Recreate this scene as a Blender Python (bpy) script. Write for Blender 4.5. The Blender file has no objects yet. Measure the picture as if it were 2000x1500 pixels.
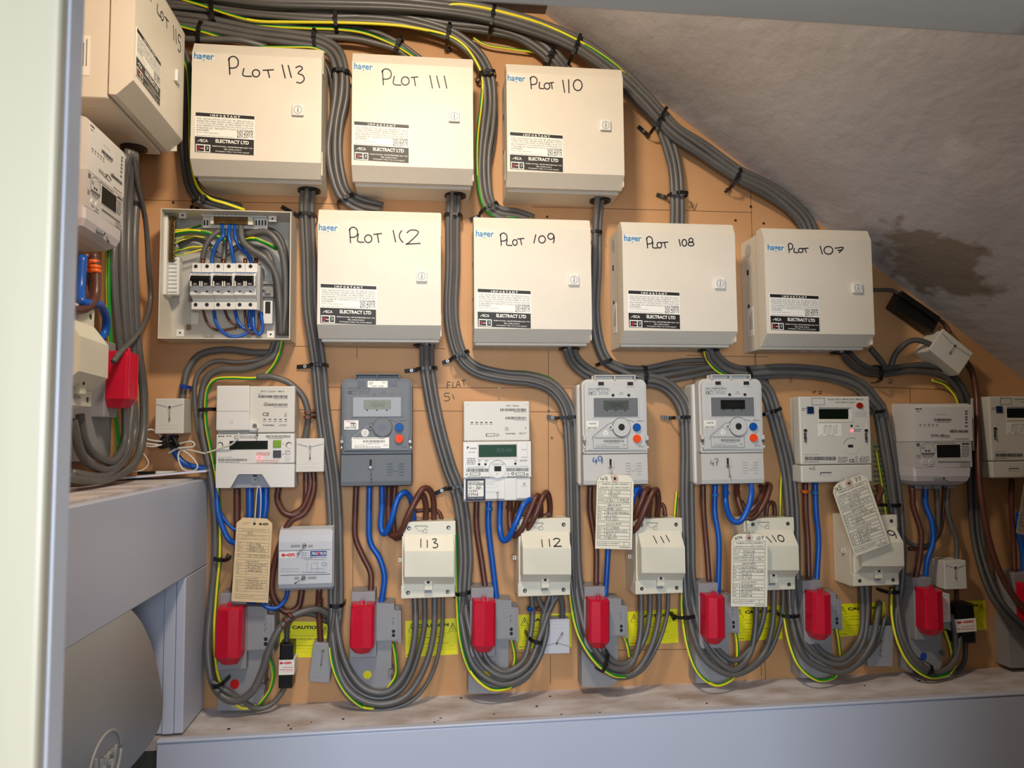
import bpy, bmesh, math, random
from mathutils import Vector, Matrix
R = random.Random(7)
# ------------------------------------------------------------------ camera
F = 1450.0; D = 1.57
def nrm(v):
    l = math.sqrt(sum(a*a for a in v)); return tuple(a/l for a in v)
VPX, VPY, ROLL = 822.0, 848.0, -0.0085
nC = nrm(((VPX-1000)/F, (VPY-750)/F, 1))                # world +Y seen from the camera (right, down, forward)
uC = nrm((ROLL, -1, -(ROLL*nC[0]-nC[1])/nC[2]))         # world +Z
hC = tuple(Vector(uC).cross(Vector(nC)))                # world +X
if hC[0] < 0: hC = tuple(-a for a in hC)
sc = bpy.context.scene
cam = bpy.data.objects.new('camera', bpy.data.cameras.new('camera')); sc.collection.objects.link(cam)
rt = Vector((hC[0], nC[0], uC[0])); dn = Vector((hC[1], nC[1], uC[1])); fw = Vector((hC[2], nC[2], uC[2]))
m3 = Matrix((rt, -dn, -fw)).transposed()
cam.matrix_world = Matrix.Translation((0, -D, 0)) @ m3.to_4x4()
cam.data.sensor_width = 36; cam.data.lens = 36*F/2000; cam.data.clip_start = 0.02
cam.data.dof.use_dof = True; cam.data.dof.focus_distance = 1.5; cam.data.dof.aperture_fstop = 8.0
sc.camera = cam
sc.view_settings.view_transform = 'Standard'; sc.view_settings.look = 'None'
sc.view_settings.gamma = 1; sc.view_settings.use_curve_mapping = False
sc.view_settings.exposure = 0.0
w = bpy.data.worlds.new('world'); sc.world = w; w.use_nodes = True
w.node_tree.nodes['Background'].inputs[0].default_value = (0.82, 0.88, 1.0, 1)
w.node_tree.nodes['Background'].inputs[1].default_value = 0.12
def area(name, loc, target, size, power, col, sy=None):
    l = bpy.data.lights.new(name, 'AREA'); l.energy = power; l.color = col; l.size = size
    if sy: l.shape = 'RECTANGLE'; l.size_y = sy
    o = bpy.data.objects.new(name, l); sc.collection.objects.link(o); o.location = loc
    o.rotation_euler = (Vector(target)-Vector(loc)).to_track_quat('-Z', 'Y').to_euler(); return o
area('ceiling_lamp_light', (-0.02, -0.86, 0.88), (0.05, -0.1, 0.0), 0.16, 9.5, (1.0, 0.84, 0.66), 0.12)
area('corridor_light', (-0.02, -2.15, 0.05), (-0.1, 0, -0.5), 0.6, 25, (0.80, 0.88, 1.0), 0.6)

# ------------------------------------------------------------------ pixel ray helpers (photo pixels -> points in the room)
def ray(px, py):
    c = ((px-1000)/F, (py-750)/F, 1.0)
    return (sum(a*b for a, b in zip(hC, c)), sum(a*b for a, b in zip(nC, c)), sum(a*b for a, b in zip(uC, c)))
def W(px, py, d=0.0):                       # d: mm in front of the back wall
    r = ray(px, py); t = (D-d/1000.0)/r[1]
    return Vector((r[0]*t, -d/1000.0, r[2]*t))
def WX(px, py, X):                          # point on the plane x = X
    r = ray(px, py); t = X/r[0]
    return Vector((X, -D+r[1]*t, r[2]*t))
def WZ(px, py, Z):
    r = ray(px, py); t = Z/r[2]
    return Vector((r[0]*t, -D+r[1]*t, Z))

# ------------------------------------------------------------------ materials
def lin(c):
    return tuple((x/12.92 if x <= .04045 else ((x+.055)/1.055)**2.4) for x in c)
MATS = {}
def mat(name, rgb, rough=.5, metal=0, var=0.0, nscale=20, bump=0.0, bscale=200, rgb2=None, emit=None, stretch=None, spec=None, trans=0, alpha=1):
    if name in MATS: return MATS[name]
    m = bpy.data.materials.new(name); m.use_nodes = True; nt = m.node_tree; b = nt.nodes['Principled BSDF']
    c = lin([v/255 for v in rgb]); b.inputs['Base Color'].default_value = (*c, 1)
    b.inputs['Roughness'].default_value = rough; b.inputs['Metallic'].default_value = metal
    if spec is not None: b.inputs['Specular IOR Level'].default_value = spec
    if trans: b.inputs['Transmission Weight'].default_value = trans
    if alpha < 1: b.inputs['Alpha'].default_value = alpha
    if var or rgb2 or bump:
        tc = nt.nodes.new('ShaderNodeTexCoord'); mp = nt.nodes.new('ShaderNodeMapping')
        nt.links.new(tc.outputs['Object'], mp.inputs[0])
        if stretch: mp.inputs['Scale'].default_value = stretch
    if var or rgb2:
        n = nt.nodes.new('ShaderNodeTexNoise'); n.inputs['Scale'].default_value = nscale; n.inputs['Detail'].default_value = 5
        nt.links.new(mp.outputs[0], n.inputs[0])
        r = nt.nodes.new('ShaderNodeValToRGB'); nt.links.new(n.outputs[0], r.inputs[0])
        c2 = lin([v/255 for v in rgb2]) if rgb2 else tuple(v*(1-var) for v in c)
        r.color_ramp.elements[0].color = (*c2, 1); r.color_ramp.elements[1].color = (*(c if rgb2 else tuple(min(1, v*(1+var*.5)) for v in c)), 1)
        r.color_ramp.elements[0].position = .32; r.color_ramp.elements[1].position = .66
        nt.links.new(r.outputs[0], b.inputs['Base Color'])
    if bump:
        n2 = nt.nodes.new('ShaderNodeTexNoise'); n2.inputs['Scale'].default_value = bscale; n2.inputs['Detail'].default_value = 4
        nt.links.new(mp.outputs[0], n2.inputs[0])
        bp = nt.nodes.new('ShaderNodeBump'); bp.inputs['Strength'].default_value = bump; bp.inputs['Distance'].default_value = .002
        nt.links.new(n2.outputs[0], bp.inputs['Height']); nt.links.new(bp.outputs[0], b.inputs['Normal'])
    if emit:
        b.inputs['Emission Color'].default_value = (*lin([v/255 for v in emit[0]]), 1); b.inputs['Emission Strength'].default_value = emit[1]
    MATS[name] = m; return m
steel = mat('beige_powder_coat', (222, 214, 197), .42, var=.02, bump=.15, bscale=500)
steel_in = mat('grey_powder_coat_inside', (190, 186, 176), .5, var=.03)
white = mat('white_plastic', (226, 225, 218), .38, var=.02, nscale=8)
offw = mat('off_white_plastic', (214, 211, 200), .42, var=.03, nscale=8)
cream = mat('cream_plastic', (226, 221, 200), .38, var=.06, nscale=14)
paleg = mat('pale_grey_plastic', (196, 197, 194), .4, var=.03)
midg = mat('mid_grey_plastic', (150, 151, 154), .45, var=.05, nscale=12)
darkg = mat('blue_grey_plastic', (108, 114, 119), .55, var=.04, spec=.25)
eong = mat('cool_grey_plastic', (200, 203, 209), .3, var=.02)
red = mat('red_plastic', (204, 18, 50), .33, var=.10, nscale=30)
black = mat('black_plastic', (13, 13, 14), .38)
dark = mat('dark_recess', (24, 24, 24), .7)
ink = mat('black_ink', (24, 24, 26), .6)
gink = mat('grey_ink', (95, 95, 94), .7)
pink_ = mat('pencil_mark', (95, 62, 38), .8)
marker = mat('marker_ink', (22, 18, 34), .5)
bink = mat('blue_marker_ink', (40, 92, 160), .5)
paper = mat('white_sticker', (238, 236, 226), .5)
tagm = mat('cream_card', (236, 230, 208), .75, var=.05, nscale=25)
tagb = mat('buff_card', (228, 202, 158), .75, var=.05, nscale=25)
tagd = mat('dirty_card', (176, 160, 136), .85, var=.2, nscale=25)
lblack = mat('label_black', (26, 24, 24), .5)
hagerb = mat('logo_blue', (28, 128, 186), .5)
logop = mat('logo_strip', (226, 221, 208), .35)
redp = mat('red_print', (214, 34, 46), .5)
bluep = mat('blue_print', (40, 60, 140), .5)
yel = mat('yellow_sticker', (240, 232, 20), .45)
brass = mat('brass', (128, 110, 76), .35, 1, var=.3, nscale=60)
chrome = mat('zinc_metal', (150, 148, 142), .42, .9)
cableg = mat('grey_cable_sheath', (97, 95, 92), .38, var=.12, nscale=18, rgb2=None)
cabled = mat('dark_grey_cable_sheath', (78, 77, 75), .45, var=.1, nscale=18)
brown = mat('brown_cable_sheath', (92, 52, 40), .38, var=.15)
blue = mat('blue_cable_sheath', (12, 84, 176), .33, var=.08)
cgreen = mat('earth_green', (24, 140, 40), .4)
cyell = mat('earth_yellow', (236, 222, 40), .4)
whitec = mat('white_cord', (214, 210, 200), .5)
lcd = mat('lcd_grey_green', (128, 138, 126), .45, spec=.2)
lcdd = mat('lcd_dark', (24, 26, 24), .3, spec=.3)
lcdg = mat('lcd_green', (22, 66, 44), .5, spec=.25)
lcdk = mat('lcd_green_black', (10, 22, 12), .3, spec=.3)
bezel = mat('lcd_window_grey', (158, 164, 169), .45, spec=.2)
bezd = mat('lcd_window_dark', (108, 112, 114), .4, spec=.3)
btnb = mat('blue_button', (8, 82, 160), .5, spec=.2)
btno = mat('orange_button', (240, 76, 24), .5, spec=.2)
btng = mat('green_button', (122, 160, 26), .4)
btnd = mat('slate_button', (62, 64, 72), .4)
btnn = mat('navy_button', (10, 36, 84), .35)
btnr = mat('dark_red_button', (150, 22, 16), .35)
ledr = mat('lit_red_led', (255, 60, 60), .4, emit=((255, 50, 60), 9))
copper = mat('copper', (132, 80, 58), .4, .8)
orange = mat('orange_band', (226, 100, 24), .4)
clear = mat('clear_plastic', (225, 222, 220), .1, trans=.9, alpha=.35)
pinkr = mat('pinkish_ring', (206, 176, 160), .7)
brn_sheath = mat('brown_tape', (100, 60, 44), .4)
navy = mat('navy_sticker', (18, 20, 52), .5)

# ------------------------------------------------------------------ mesh kit
TXT = {}
def text_geo(s, bold=0.0, sx=1.0):
    k = (s, bold)
    if k in TXT: return TXT[k]
    c = bpy.data.curves.new('t', 'FONT'); c.body = s; c.resolution_u = 1 if len(s) > 14 else 3; c.offset = bold
    o = bpy.data.objects.new('t', c); sc.collection.objects.link(o); bpy.context.view_layer.update()
    me = bpy.data.meshes.new_from_object(o.evaluated_get(bpy.context.evaluated_depsgraph_get()))
    vs = [(v.co.x, v.co.y) for v in me.vertices]; fs = [tuple(p.vertices) for p in me.polygons]
    bpy.data.objects.remove(o); bpy.data.curves.remove(c); bpy.data.meshes.remove(me)
    x0 = min(v[0] for v in vs); x1 = max(v[0] for v in vs); y0 = min(v[1] for v in vs); y1 = max(v[1] for v in vs)
    g = ([((x-x0)/(x1-x0), (y-y0)/(y1-y0)) for x, y in vs], fs); TXT[k] = g; return g
# hand-lettering strokes on a unit box, y down
def arc(cx, cy, rx, ry, a0, a1, n=12):
    return [(cx+rx*math.cos(math.radians(a0+(a1-a0)*i/n)), cy+ry*math.sin(math.radians(a0+(a1-a0)*i/n))) for i in range(n+1)]
GL = {'P': [[(.1, .05), (.2, 1)], [(.05, .2), (.3, 0), (.7, 0), (1, .2), (.95, .5), (.6, .62), (.15, .62)]],
 'L': [[(.15, 0), (0, .75), (.25, .97), (1, 1)]], 'O': [arc(.5, .5, .5, .5, -60, 310, 16)], 'T': [[(0, .08), (1, 0)], [(.45, .05), (.62, 1)]],
 '1': [[(.1, 0), (.9, 1)]], 'i': [[(.5, 0), (.5, 1)]], '/': [[(.95, 0), (.05, 1)]], '0': [arc(.5, .5, .5, .5, -70, 300, 16)],
 '2': [[(0, .2), (.3, 0), (.75, .05), (.8, .3), (.1, .95), (0, 1), (1, .98)]],
 '3': [[(0, .1), (.5, 0), (.8, .15), (.3, .42), (.85, .55), (1, .8), (.6, 1), (.1, .95)]],
 '4': [[(.25, 0), (0, .6), (1, .55)], [(.75, .2), (.7, 1)]], '5': [[(.95, 0), (.2, .02), (.15, .42), (.7, .42), (.95, .7), (.6, 1), (0, .95)]],
 '6': [[(.8, 0), (.15, .5), (.1, .85), (.5, 1), (.9, .8), (.6, .55), (.1, .7)]], '7': [[(0, .1), (1, 0), (.45, 1)], [(.3, .5), (.85, .5)]],
 '8': [arc(.5, .26, .36, .26, 0, 360, 12), arc(.5, .75, .5, .25, 0, 360, 12)], '9': [arc(.45, .3, .45, .3, 0, 360, 12), [(.9, .2), (.95, .6), (.8, 1)]],
 'F': [[(.1, 0), (.05, 1)], [(.1, .02), (1, 0)], [(.1, .5), (.8, .48)]], 'A': [[(0, 1), (.5, 0), (1, 1)], [(.2, .65), (.85, .62)]],
 'V': [[(0, 0), (.5, 1), (1, 0)]], '<': [[(.7, 0), (.1, .35), (.3, .7), (1, 1)]]}
def smooth(pts, n=5):
    if len(pts) < 3: return [Vector(p) for p in pts]
    P = [Vector(p) for p in pts]; P = [2*P[0]-P[1]]+P+[2*P[-1]-P[-2]]; out = []
    for i in range(1, len(P)-2):
        a, b, c, d = P[i-1:i+3]
        for k in range(n):
            t = k/n; out.append(.5*((2*b)+(c-a)*t+(2*a-5*b+4*c-d)*t*t+(3*b-a-3*c+d)*t**3))
    out.append(P[-2]); return out

class MB:
    """collects shapes, in the local frame of a thing; P maps photo pixels to that frame"""
    def __init__(s, fr=None): s.v = []; s.f = []; s.m = []; s.sm = []; s.mats = []; s.fr = fr
    def mi(s, m):
        if m not in s.mats: s.mats.append(m)
        return s.mats.index(m)
    def add(s, vs, fs, m, smooth=False):
        o = len(s.v); s.v += [tuple(v) for v in vs]; k = s.mi(m) if not isinstance(m, list) else None
        for j, f in enumerate(fs):
            s.f.append(tuple(i+o for i in f)); s.m.append(k if k is not None else s.mi(m[j])); s.sm.append(smooth)
        return s
    def bm(s, bm, m, smooth=False):
        bm.verts.ensure_lookup_table(); bm.verts.index_update()
        s.add([v.co.copy() for v in bm.verts], [[v.index for v in f.verts] for f in bm.faces], m, smooth); bm.free(); return s
    def boxw(s, x0, x1, y0, y1, z0, z1, m, b=0, seg=2):
        if b <= 0:
            v = [(x, y, z) for x in (x0, x1) for y in (y0, y1) for z in (z0, z1)]
            return s.add(v, [(0, 1, 3, 2), (4, 6, 7, 5), (0, 4, 5, 1), (2, 3, 7, 6), (0, 2, 6, 4), (1, 5, 7, 3)], m)
        bm = bmesh.new(); bmesh.ops.create_cube(bm, size=1)
        for q in bm.verts: q.co = Vector(((x0+x1)/2+q.co.x*(x1-x0), (y0+y1)/2+q.co.y*(y1-y0), (z0+z1)/2+q.co.z*(z1-z0)))
        b = min(b, .45*min(abs(x1-x0), abs(y1-y0), abs(z1-z0)))
        bmesh.ops.bevel(bm, geom=bm.edges[:], offset=b, segments=seg, affect='EDGES', profile=.5)
        return s.bm(bm, m)
    def P(s, px, py, d): return s.fr.P(px, py, d)
    def box(s, px0, py0, px1, py1, d0, d1, m, b=0, seg=2):       # px rectangle as seen on the front face at depth d1 (mm)
        x0, z1 = s.P(px0, (py0+py1)/2, d1)[0], s.P((px0+px1)/2, py0, d1)[1]
        x1, z0 = s.P(px1, (py0+py1)/2, d1)[0], s.P((px0+px1)/2, py1, d1)[1]
        return s.boxw(x0, x1, -d1/1000, -d0/1000, z0, z1, m, b/1000, seg)
    def cyl(s, px, py, r, d0, d1, m, n=20, r2=None):
        x, z = s.P(px, py, d1); a = s.P(px+1, py, d1)[0]-x; c = z-s.P(px, py+1, d1)[1]; r2 = r if r2 is None else r2
        vs = []; fs = []
        for k in range(n):
            t = 2*math.pi*k/n; vs += [(x+r*a*math.cos(t), -d0/1000, z+r*c*math.sin(t)), (x+r2*a*math.cos(t), -d1/1000, z+r2*c*math.sin(t))]
        for k in range(n): j = (k+1) % n; fs.append((2*k, 2*j, 2*j+1, 2*k+1))
        fs.append(tuple(range(1, 2*n, 2)))
        return s.add(vs, fs, m)
    def ring(s, px, py, r, ri, d, m, n=20, a0=0, a1=360):
        pts = [(px+(r+ri)/2*math.cos(math.radians(a0+(a1-a0)*k/n)), py+(r+ri)/2*math.sin(math.radians(a0+(a1-a0)*k/n))) for k in range(n+1)]
        return s.stroke(pts, r-ri, d, m)
    def poly(s, pts, d0, d1, m):                               # prism of a px outline
        q = [s.P(p[0], p[1], d1) for p in pts]; n = len(q)
        vs = [(x, -d1/1000, z) for x, z in q]+[(x, -d0/1000, z) for x, z in q]
        return s.add(vs, [tuple(range(n)), tuple(range(2*n-1, n-1, -1))]+[(i, i+n, (i+1) % n+n, (i+1) % n) for i in range(n)], m)
    def prof(s, pts, px0, px1, m, sm=False, dref=None):           # (py, d) outline extruded sideways
        n = len(pts); dr = dref or max(p[1] for p in pts); pyc = sum(p[0] for p in pts)/n
        xa = s.P(px0, pyc, dr)[0]; xb = s.P(px1, pyc, dr)[0]; pc = (px0+px1)/2
        yz = [(-d/1000, s.P(pc, py, d)[1]) for py, d in pts]
        vs = [(xa, y, z) for y, z in yz]+[(xb, y, z) for y, z in yz]
        return s.add(vs, [tuple(range(n)), tuple(range(2*n-1, n-1, -1))]+[(i, i+n, (i+1) % n+n, (i+1) % n) for i in range(n)], m, sm)
    def stroke(s, pts, wpx, d, m):
        q = [s.P(p[0], p[1], d) for p in pts]; u = abs(s.P(pts[0][0]+1, pts[0][1], d)[0]-q[0][0]); h = wpx*u/2; vs = []; fs = []; n = len(q)
        for i, (x, z) in enumerate(q):
            a = q[max(i-1, 0)]; b = q[min(i+1, n-1)]; dx, dz = b[0]-a[0], b[1]-a[1]; l = math.hypot(dx, dz) or 1
            vs += [(x-dz/l*h, -d/1000, z+dx/l*h), (x+dz/l*h, -d/1000, z-dx/l*h)]
        for i in range(n-1): fs.append((2*i, 2*i+1, 2*i+3, 2*i+2))
        return s.add(vs, fs, m)
    def rect(s, px0, py0, px1, py1, d, m): return s.poly([(px0, py0), (px1, py0), (px1, py1), (px0, py1)], d-.3, d, m)
    def frame(s, px0, py0, px1, py1, wpx, d, m):
        s.stroke([(px0, py0), (px1, py0)], wpx, d, m); s.stroke([(px0, py1), (px1, py1)], wpx, d, m)
        s.stroke([(px0, py0), (px0, py1)], wpx, d, m); return s.stroke([(px1, py0), (px1, py1)], wpx, d, m)
    def text(s, t, px0, py0, px1, py1, d, m, bold=0.0):
        g, fs = text_geo(t, bold)
        xa, za = s.P(px0, py1, d); xb, zb = s.P(px1, py0, d)
        return s.add([(xa+u*(xb-xa), -d/1000, za+v*(zb-za)) for u, v in g], fs, m)
    def hand(s, ch, px0, py0, px1, py1, d, m, wpx=1.6):
        for st in GL[ch]:
            s.stroke([(px0+p[0]*(px1-px0), py0+p[1]*(py1-py0)) for p in smooth([(a, b, 0) for a, b in st], 4)], wpx, d, m)
        return s
    def scrib(s, px0, py0, px1, py1, d, m, wpx=.7):           # a run of handwritten figures
        x = px0; h = py1-py0
        while x < px1-h*.45:
            s.hand(R.choice('0123456789'), x+R.uniform(0, .08)*h, py0+R.uniform(-.08, .08)*h, x+h*.5, py1+R.uniform(-.08, .08)*h, d, m, wpx)
            x += h*R.choice([.62, .7, .7, .95])
        return s
    def dashes(s, px0, py0, px1, py1, d, m, n=1):              # print too small to read
        hh = (py1-py0)/(2*n-1) if n > 1 else (py1-py0)
        for k in range(n):
            y = py0+2*k*hh; x = px0; end = px1-(R.uniform(0, .3)*(px1-px0) if k == n-1 and n > 1 else 0)
            while x < end:
                L = R.uniform(2, 7); s.stroke([(x, y+hh/2), (min(x+L, end), y+hh/2)], hh*.75, d, m); x += L+1.0
        return s
    def barcode(s, px0, py0, px1, py1, d, m, seed=1):
        r = random.Random(seed); x = px0
        while x < px1-.4:
            wd = r.choice([.5, .8, 1.2]); s.stroke([(x+wd/2, py0), (x+wd/2, py1)], wd, d, m); x += wd+r.choice([.5, .6, .9])
        return s
    def tubew(s, pts, r, m, n=9, closed_ends=True, stripe=None, twist=0.0):
        pts = [Vector(p) for p in pts]; N = len(pts); vs = []; fs = []; ms = []
        t = (pts[1]-pts[0]).normalized(); up = Vector((0, -1, 0)) if abs(t.y) < .9 else Vector((0, 0, 1)); a = t.cross(up).normalized()
        for i in range(N):
            t = (pts[min(i+1, N-1)]-pts[max(i-1, 0)]).normalized(); a = (a-t*a.dot(t)).normalized(); b = t.cross(a)
            for k in range(n): th = 2*math.pi*k/n; vs.append(pts[i]+(a*math.cos(th)+b*math.sin(th))*r)
        L = 0
        for i in range(N-1):
            L += (pts[i+1]-pts[i]).length; sh = int(L*twist*n)
            for k in range(n):
                fs.append((i*n+k, i*n+(k+1) % n, (i+1)*n+(k+1) % n, (i+1)*n+k))
                if stripe: ms.append(m if (k+2+sh) % n < n*.4 else stripe)
        if closed_ends:
            fs += [tuple(range(n-1, -1, -1)), tuple((N-1)*n+k for k in range(n))]
            if stripe: ms += [m, m]
        return s.add(vs, fs, ms if stripe else m, True)
    def tube(s, pts, r, m, n=9, k=5, **kw):                     # pts: (px, py, d) smoothed
        q = [s.P(p[0], p[1], p[2]) for p in pts]; q = [(a[0], -p[2]/1000, a[1]) for a, p in zip(q, pts)]
        return s.tubew(smooth(q, k), r/1000, m, n, **kw)
    def loft(s, rings, m, sm=False, dref=None):                # rings of (px, py, d)
        n = len(rings[0]); vs = []; fs = []
        for rg in rings:
            for px, py, d in rg: x, z = s.P(px, py, dref or d); vs.append((x, -d/1000, z))
        for i in range(len(rings)-1):
            for k in range(n): fs.append((i*n+k, i*n+(k+1) % n, (i+1)*n+(k+1) % n, (i+1)*n+k))
        fs += [tuple(range(n-1, -1, -1)), tuple((len(rings)-1)*n+k for k in range(n))]
        return s.add(vs, fs, m, sm)
    def mesh(s, name, off=(0, 0, 0)):
        me = bpy.data.meshes.new(name); me.from_pydata([(v[0]-off[0], v[1]-off[1], v[2]-off[2]) for v in s.v], [], s.f)
        for m in s.mats: me.materials.append(m)
        me.polygons.foreach_set('material_index', s.m); me.polygons.foreach_set('use_smooth', s.sm); me.update()
        bm = bmesh.new(); bm.from_mesh(me)
        if any(len(f.verts) > 2 for f in bm.faces):
            closed = [f for f in bm.faces]
            bmesh.ops.recalc_face_normals(bm, faces=closed)
        bm.to_mesh(me); bm.free(); return me

def link(name, data, parent=None):
    o = bpy.data.objects.new(name, data); sc.collection.objects.link(o); o.parent = parent; return o
def tag(o, label=None, cat=None, group=None, kind=None):
    if label: o['label'] = label
    if cat: o['category'] = cat
    if group: o['group'] = group
    if kind: o['kind'] = kind
    return o
class Fr:
    """a thing: an Empty on the wall; parts built from reference pixels, scaled to the px rectangle the thing has in the photo"""
    def __init__(s, name, label, cat, rect, d, ref=None, group=None, tilt=0, pose=None, base=0):
        ref = ref or rect; s.base = base
        def dims(r):
            x0, y0, x1, y1 = r; cx, cy = (x0+x1)/2, (y0+y1)/2
            a = W(x0, cy, d); b = W(x1, cy, d); t = W(cx, y0, d); u = W(cx, y1, d); c = W(cx, cy, d)
            return c.x, c.z, b.x-a.x, t.z-u.z
        s.cx, s.cz, w0, h0 = dims(ref); X, Z, w1, h1 = dims(rect)
        s.root = link(name, None); tag(s.root, label, cat, group)
        if pose: s.root.location = (pose[0], pose[1], pose[2]); s.root.rotation_euler = (0, 0, math.radians(90))
        else:
            s.root.location = (X, -base/1000, Z); s.root.scale = (w1/w0, 1, h1/h0); s.root.rotation_euler = (0, math.radians(tilt), 0)
    def P(s, px, py, d): v = W(px, py, d+s.base); return (v.x-s.cx, v.z-s.cz)
    def mb(s): return MB(s)
    def part(s, name, m, parent=None, label=None):
        o = link(name, m.mesh(name), parent or s.root)
        if label: o['label'] = label
        if name in ('handwriting', 'printing', 'warning_sticker'): o['kind'] = 'stuff'
        return o
class WorldFr:
    def P(s, px, py, d): v = W(px, py, d); return (v.x, v.z)
WF = WorldFr()
def solo(name, m, label=None, cat=None, group=None, kind=None, parent=None):   # a thing that is one mesh, origin at its middle
    n = len(m.v); c = [sum(v[k] for v in m.v)/n for k in range(3)]
    if parent: c = [0, 0, 0]
    o = link(name, m.mesh(name, c), parent); o.location = c
    return tag(o, label, cat, group, kind)
# ------------------------------------------------------------------ the setting
mdf = mat('mdf_board', (202, 154, 106), .62, var=0, nscale=6, rgb2=(190, 141, 93), bump=.12, bscale=700)
def conc():
    m = bpy.data.materials.new('plastered_concrete'); m.use_nodes = True; nt = m.node_tree; b = nt.nodes['Principled BSDF']; L = nt.links.new
    tc = nt.nodes.new('ShaderNodeTexCoord'); mp = nt.nodes.new('ShaderNodeMapping'); L(tc.outputs['Object'], mp.inputs[0]); mp.inputs['Scale'].default_value = (1, .7, 1)
    def noise(sc_, det, src=mp): n = nt.nodes.new('ShaderNodeTexNoise'); n.inputs['Scale'].default_value = sc_; n.inputs['Detail'].default_value = det; L(src.outputs[0], n.inputs[0]); return n
    def ramp(a, ca, b_, cb, src):
        r = nt.nodes.new('ShaderNodeValToRGB'); r.color_ramp.elements[0].position = a; r.color_ramp.elements[1].position = b_
        r.color_ramp.elements[0].color = (*ca, 1); r.color_ramp.elements[1].color = (*cb, 1); L(src, r.inputs[0]); return r
    base = ramp(.3, lin((.70, .69, .70)), .72, lin((.80, .79, .80)), noise(2.6, 8).outputs[0])
    pale = ramp(.60, (0, 0, 0), .75, (1, 1, 1), noise(3.7, 10).outputs[0])
    mx = nt.nodes.new('ShaderNodeMixRGB'); L(pale.outputs[0], mx.inputs[0]); L(base.outputs[0], mx.inputs[1]); mx.inputs[2].default_value = (*lin((.90, .89, .90)), 1)
    # damp brown stain near the foot of the slope
    st = WZC = W(1850, 530, 230); gm = nt.nodes.new('ShaderNodeVectorMath'); gm.operation = 'DISTANCE'; L(tc.outputs['Object'], gm.inputs[0]); gm.inputs[1].default_value = STAIN
    ns = noise(22, 6); ad = nt.nodes.new('ShaderNodeMath'); ad.operation = 'MULTIPLY_ADD'; L(ns.outputs[0], ad.inputs[0]); ad.inputs[1].default_value = .22; L(gm.outputs['Value'], ad.inputs[2])
    s2 = ramp(.205, (1, 1, 1), .235, (0, 0, 0), ad.outputs[0])
    m2 = nt.nodes.new('ShaderNodeMixRGB'); L(s2.outputs[0], m2.inputs[0]); L(mx.outputs[0], m2.inputs[1]); m2.inputs[2].default_value = (*lin((.56, .52, .47)), 1)
    L(m2.outputs[0], b.inputs['Base Color']); b.inputs['Roughness'].default_value = .85
    bn = noise(30, 9); bp = nt.nodes.new('ShaderNodeBump'); bp.inputs['Strength'].default_value = .45; bp.inputs['Distance'].default_value = .006
    L(bn.outputs[0], bp.inputs['Height']); L(bp.outputs[0], b.inputs['Normal']); return m
casing = mat('white_laminate', (200, 206, 222), .35, var=.02, nscale=5)
dusty = mat('dusty_laminate', (222, 218, 220), .7, nscale=13, rgb2=(176, 160, 152), bump=.4, bscale=70, stretch=(.8, 1.3, 1))
lucy = mat('grey_painted_metal', (172, 171, 168), .45, var=.05, nscale=3)
jambm = mat('cream_gloss_paint', (188, 179, 154), .4, nscale=2.2, rgb2=(174, 168, 146), stretch=(6, 6, .5))
jambw = mat('white_gloss_paint', (206, 206, 208), .35, nscale=3, rgb2=(190, 192, 198), stretch=(6, 6, .8))
hdm = mat('grey_gloss_paint', (184, 178, 166), .45, nscale=3, rgb2=(172, 166, 154), stretch=(1, 3, 3))
mason = mat('masonry', (120, 112, 104), .9, var=.2)
# slope line of the stair soffit on the back wall
A = W(1290, 200); B = W(2000, 742); SL = (B.z-A.z)/(B.x-A.x)
def soff(x): return A.z+(x-A.x)*SL
ZC = W(1000, 24).z                                          # flat ceiling
XL = W(266, 600).x; ZS = W(1000, 1352).z                                       # left wall; ledge top
XR = 1.75
def P3(n, m, name, vs, fs, parent=None, kind='structure'):
    k = MB(); k.add(vs, fs, m); o = link(n, k.mesh(n), parent)
    if kind: o['kind'] = kind
    return o
def slab(n, m, x0, x1, y0, y1, z0, z1, b=0, parent=None):
    k = MB(); k.boxw(x0, x1, y0, y1, z0, z1, m, b); o = link(n, k.mesh(n), parent)
    if not parent: o['kind'] = 'structure'
    return o
def extr(outline, y0, y1, m, n, parent=None, mb=None):       # XZ outline extruded along y
    k = mb or MB(); q = len(outline)
    k.add([(x, y0, z) for x, z in outline]+[(x, y1, z) for x, z in outline], [tuple(range(q)), tuple(range(2*q-1, q-1, -1))]+[(i, i+q, (i+1) % q+q, (i+1) % q) for i in range(q)], m)
    o = link(n, k.mesh(n), parent)
    if not parent: o['kind'] = 'structure'
    return o
ZB = -1.3
wb = slab('wall_back', mason, XL-.12, XR+.1, .02, .12, ZB, 1.3)
xj = W(1467, 400).x; xj2 = W(690, 1100).x; xc = (ZC-A.z)/SL+A.x
g = .0008
extr([(XL, ZS-.05), (xj-g, ZS-.05), (xj-g, min(ZC, soff(xj-g))), (xc, ZC), (XL, ZC)], 0, .018, mdf, 'board_panel', wb)
extr([(xj+g, ZS-.05), (XR, ZS-.05), (XR, max(ZS-.05, soff(XR))), (xj+g, soff(xj+g))], 0, .018, mdf, 'board_panel', wb)
wl = slab('wall_left', mason, XL-.12, XL-.02, -1.2, .02, ZB, 1.3)
slab('board_panel', mdf, XL-.018, XL, -1.05, 0, -.13, ZC, 0, wl)
STAIN = (W(1830, 500, 150)); STAIN.z = soff(STAIN.x); STAIN = tuple(STAIN)
concm = conc(); MATS['conc'] = concm
XE = XR+.2
sf = extr([(xc, ZC), (XE, soff(XE)), (XE, soff(XE)+.3), (xc, ZC+.3)], -1.05, .018, concm, 'ceiling')
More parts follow.
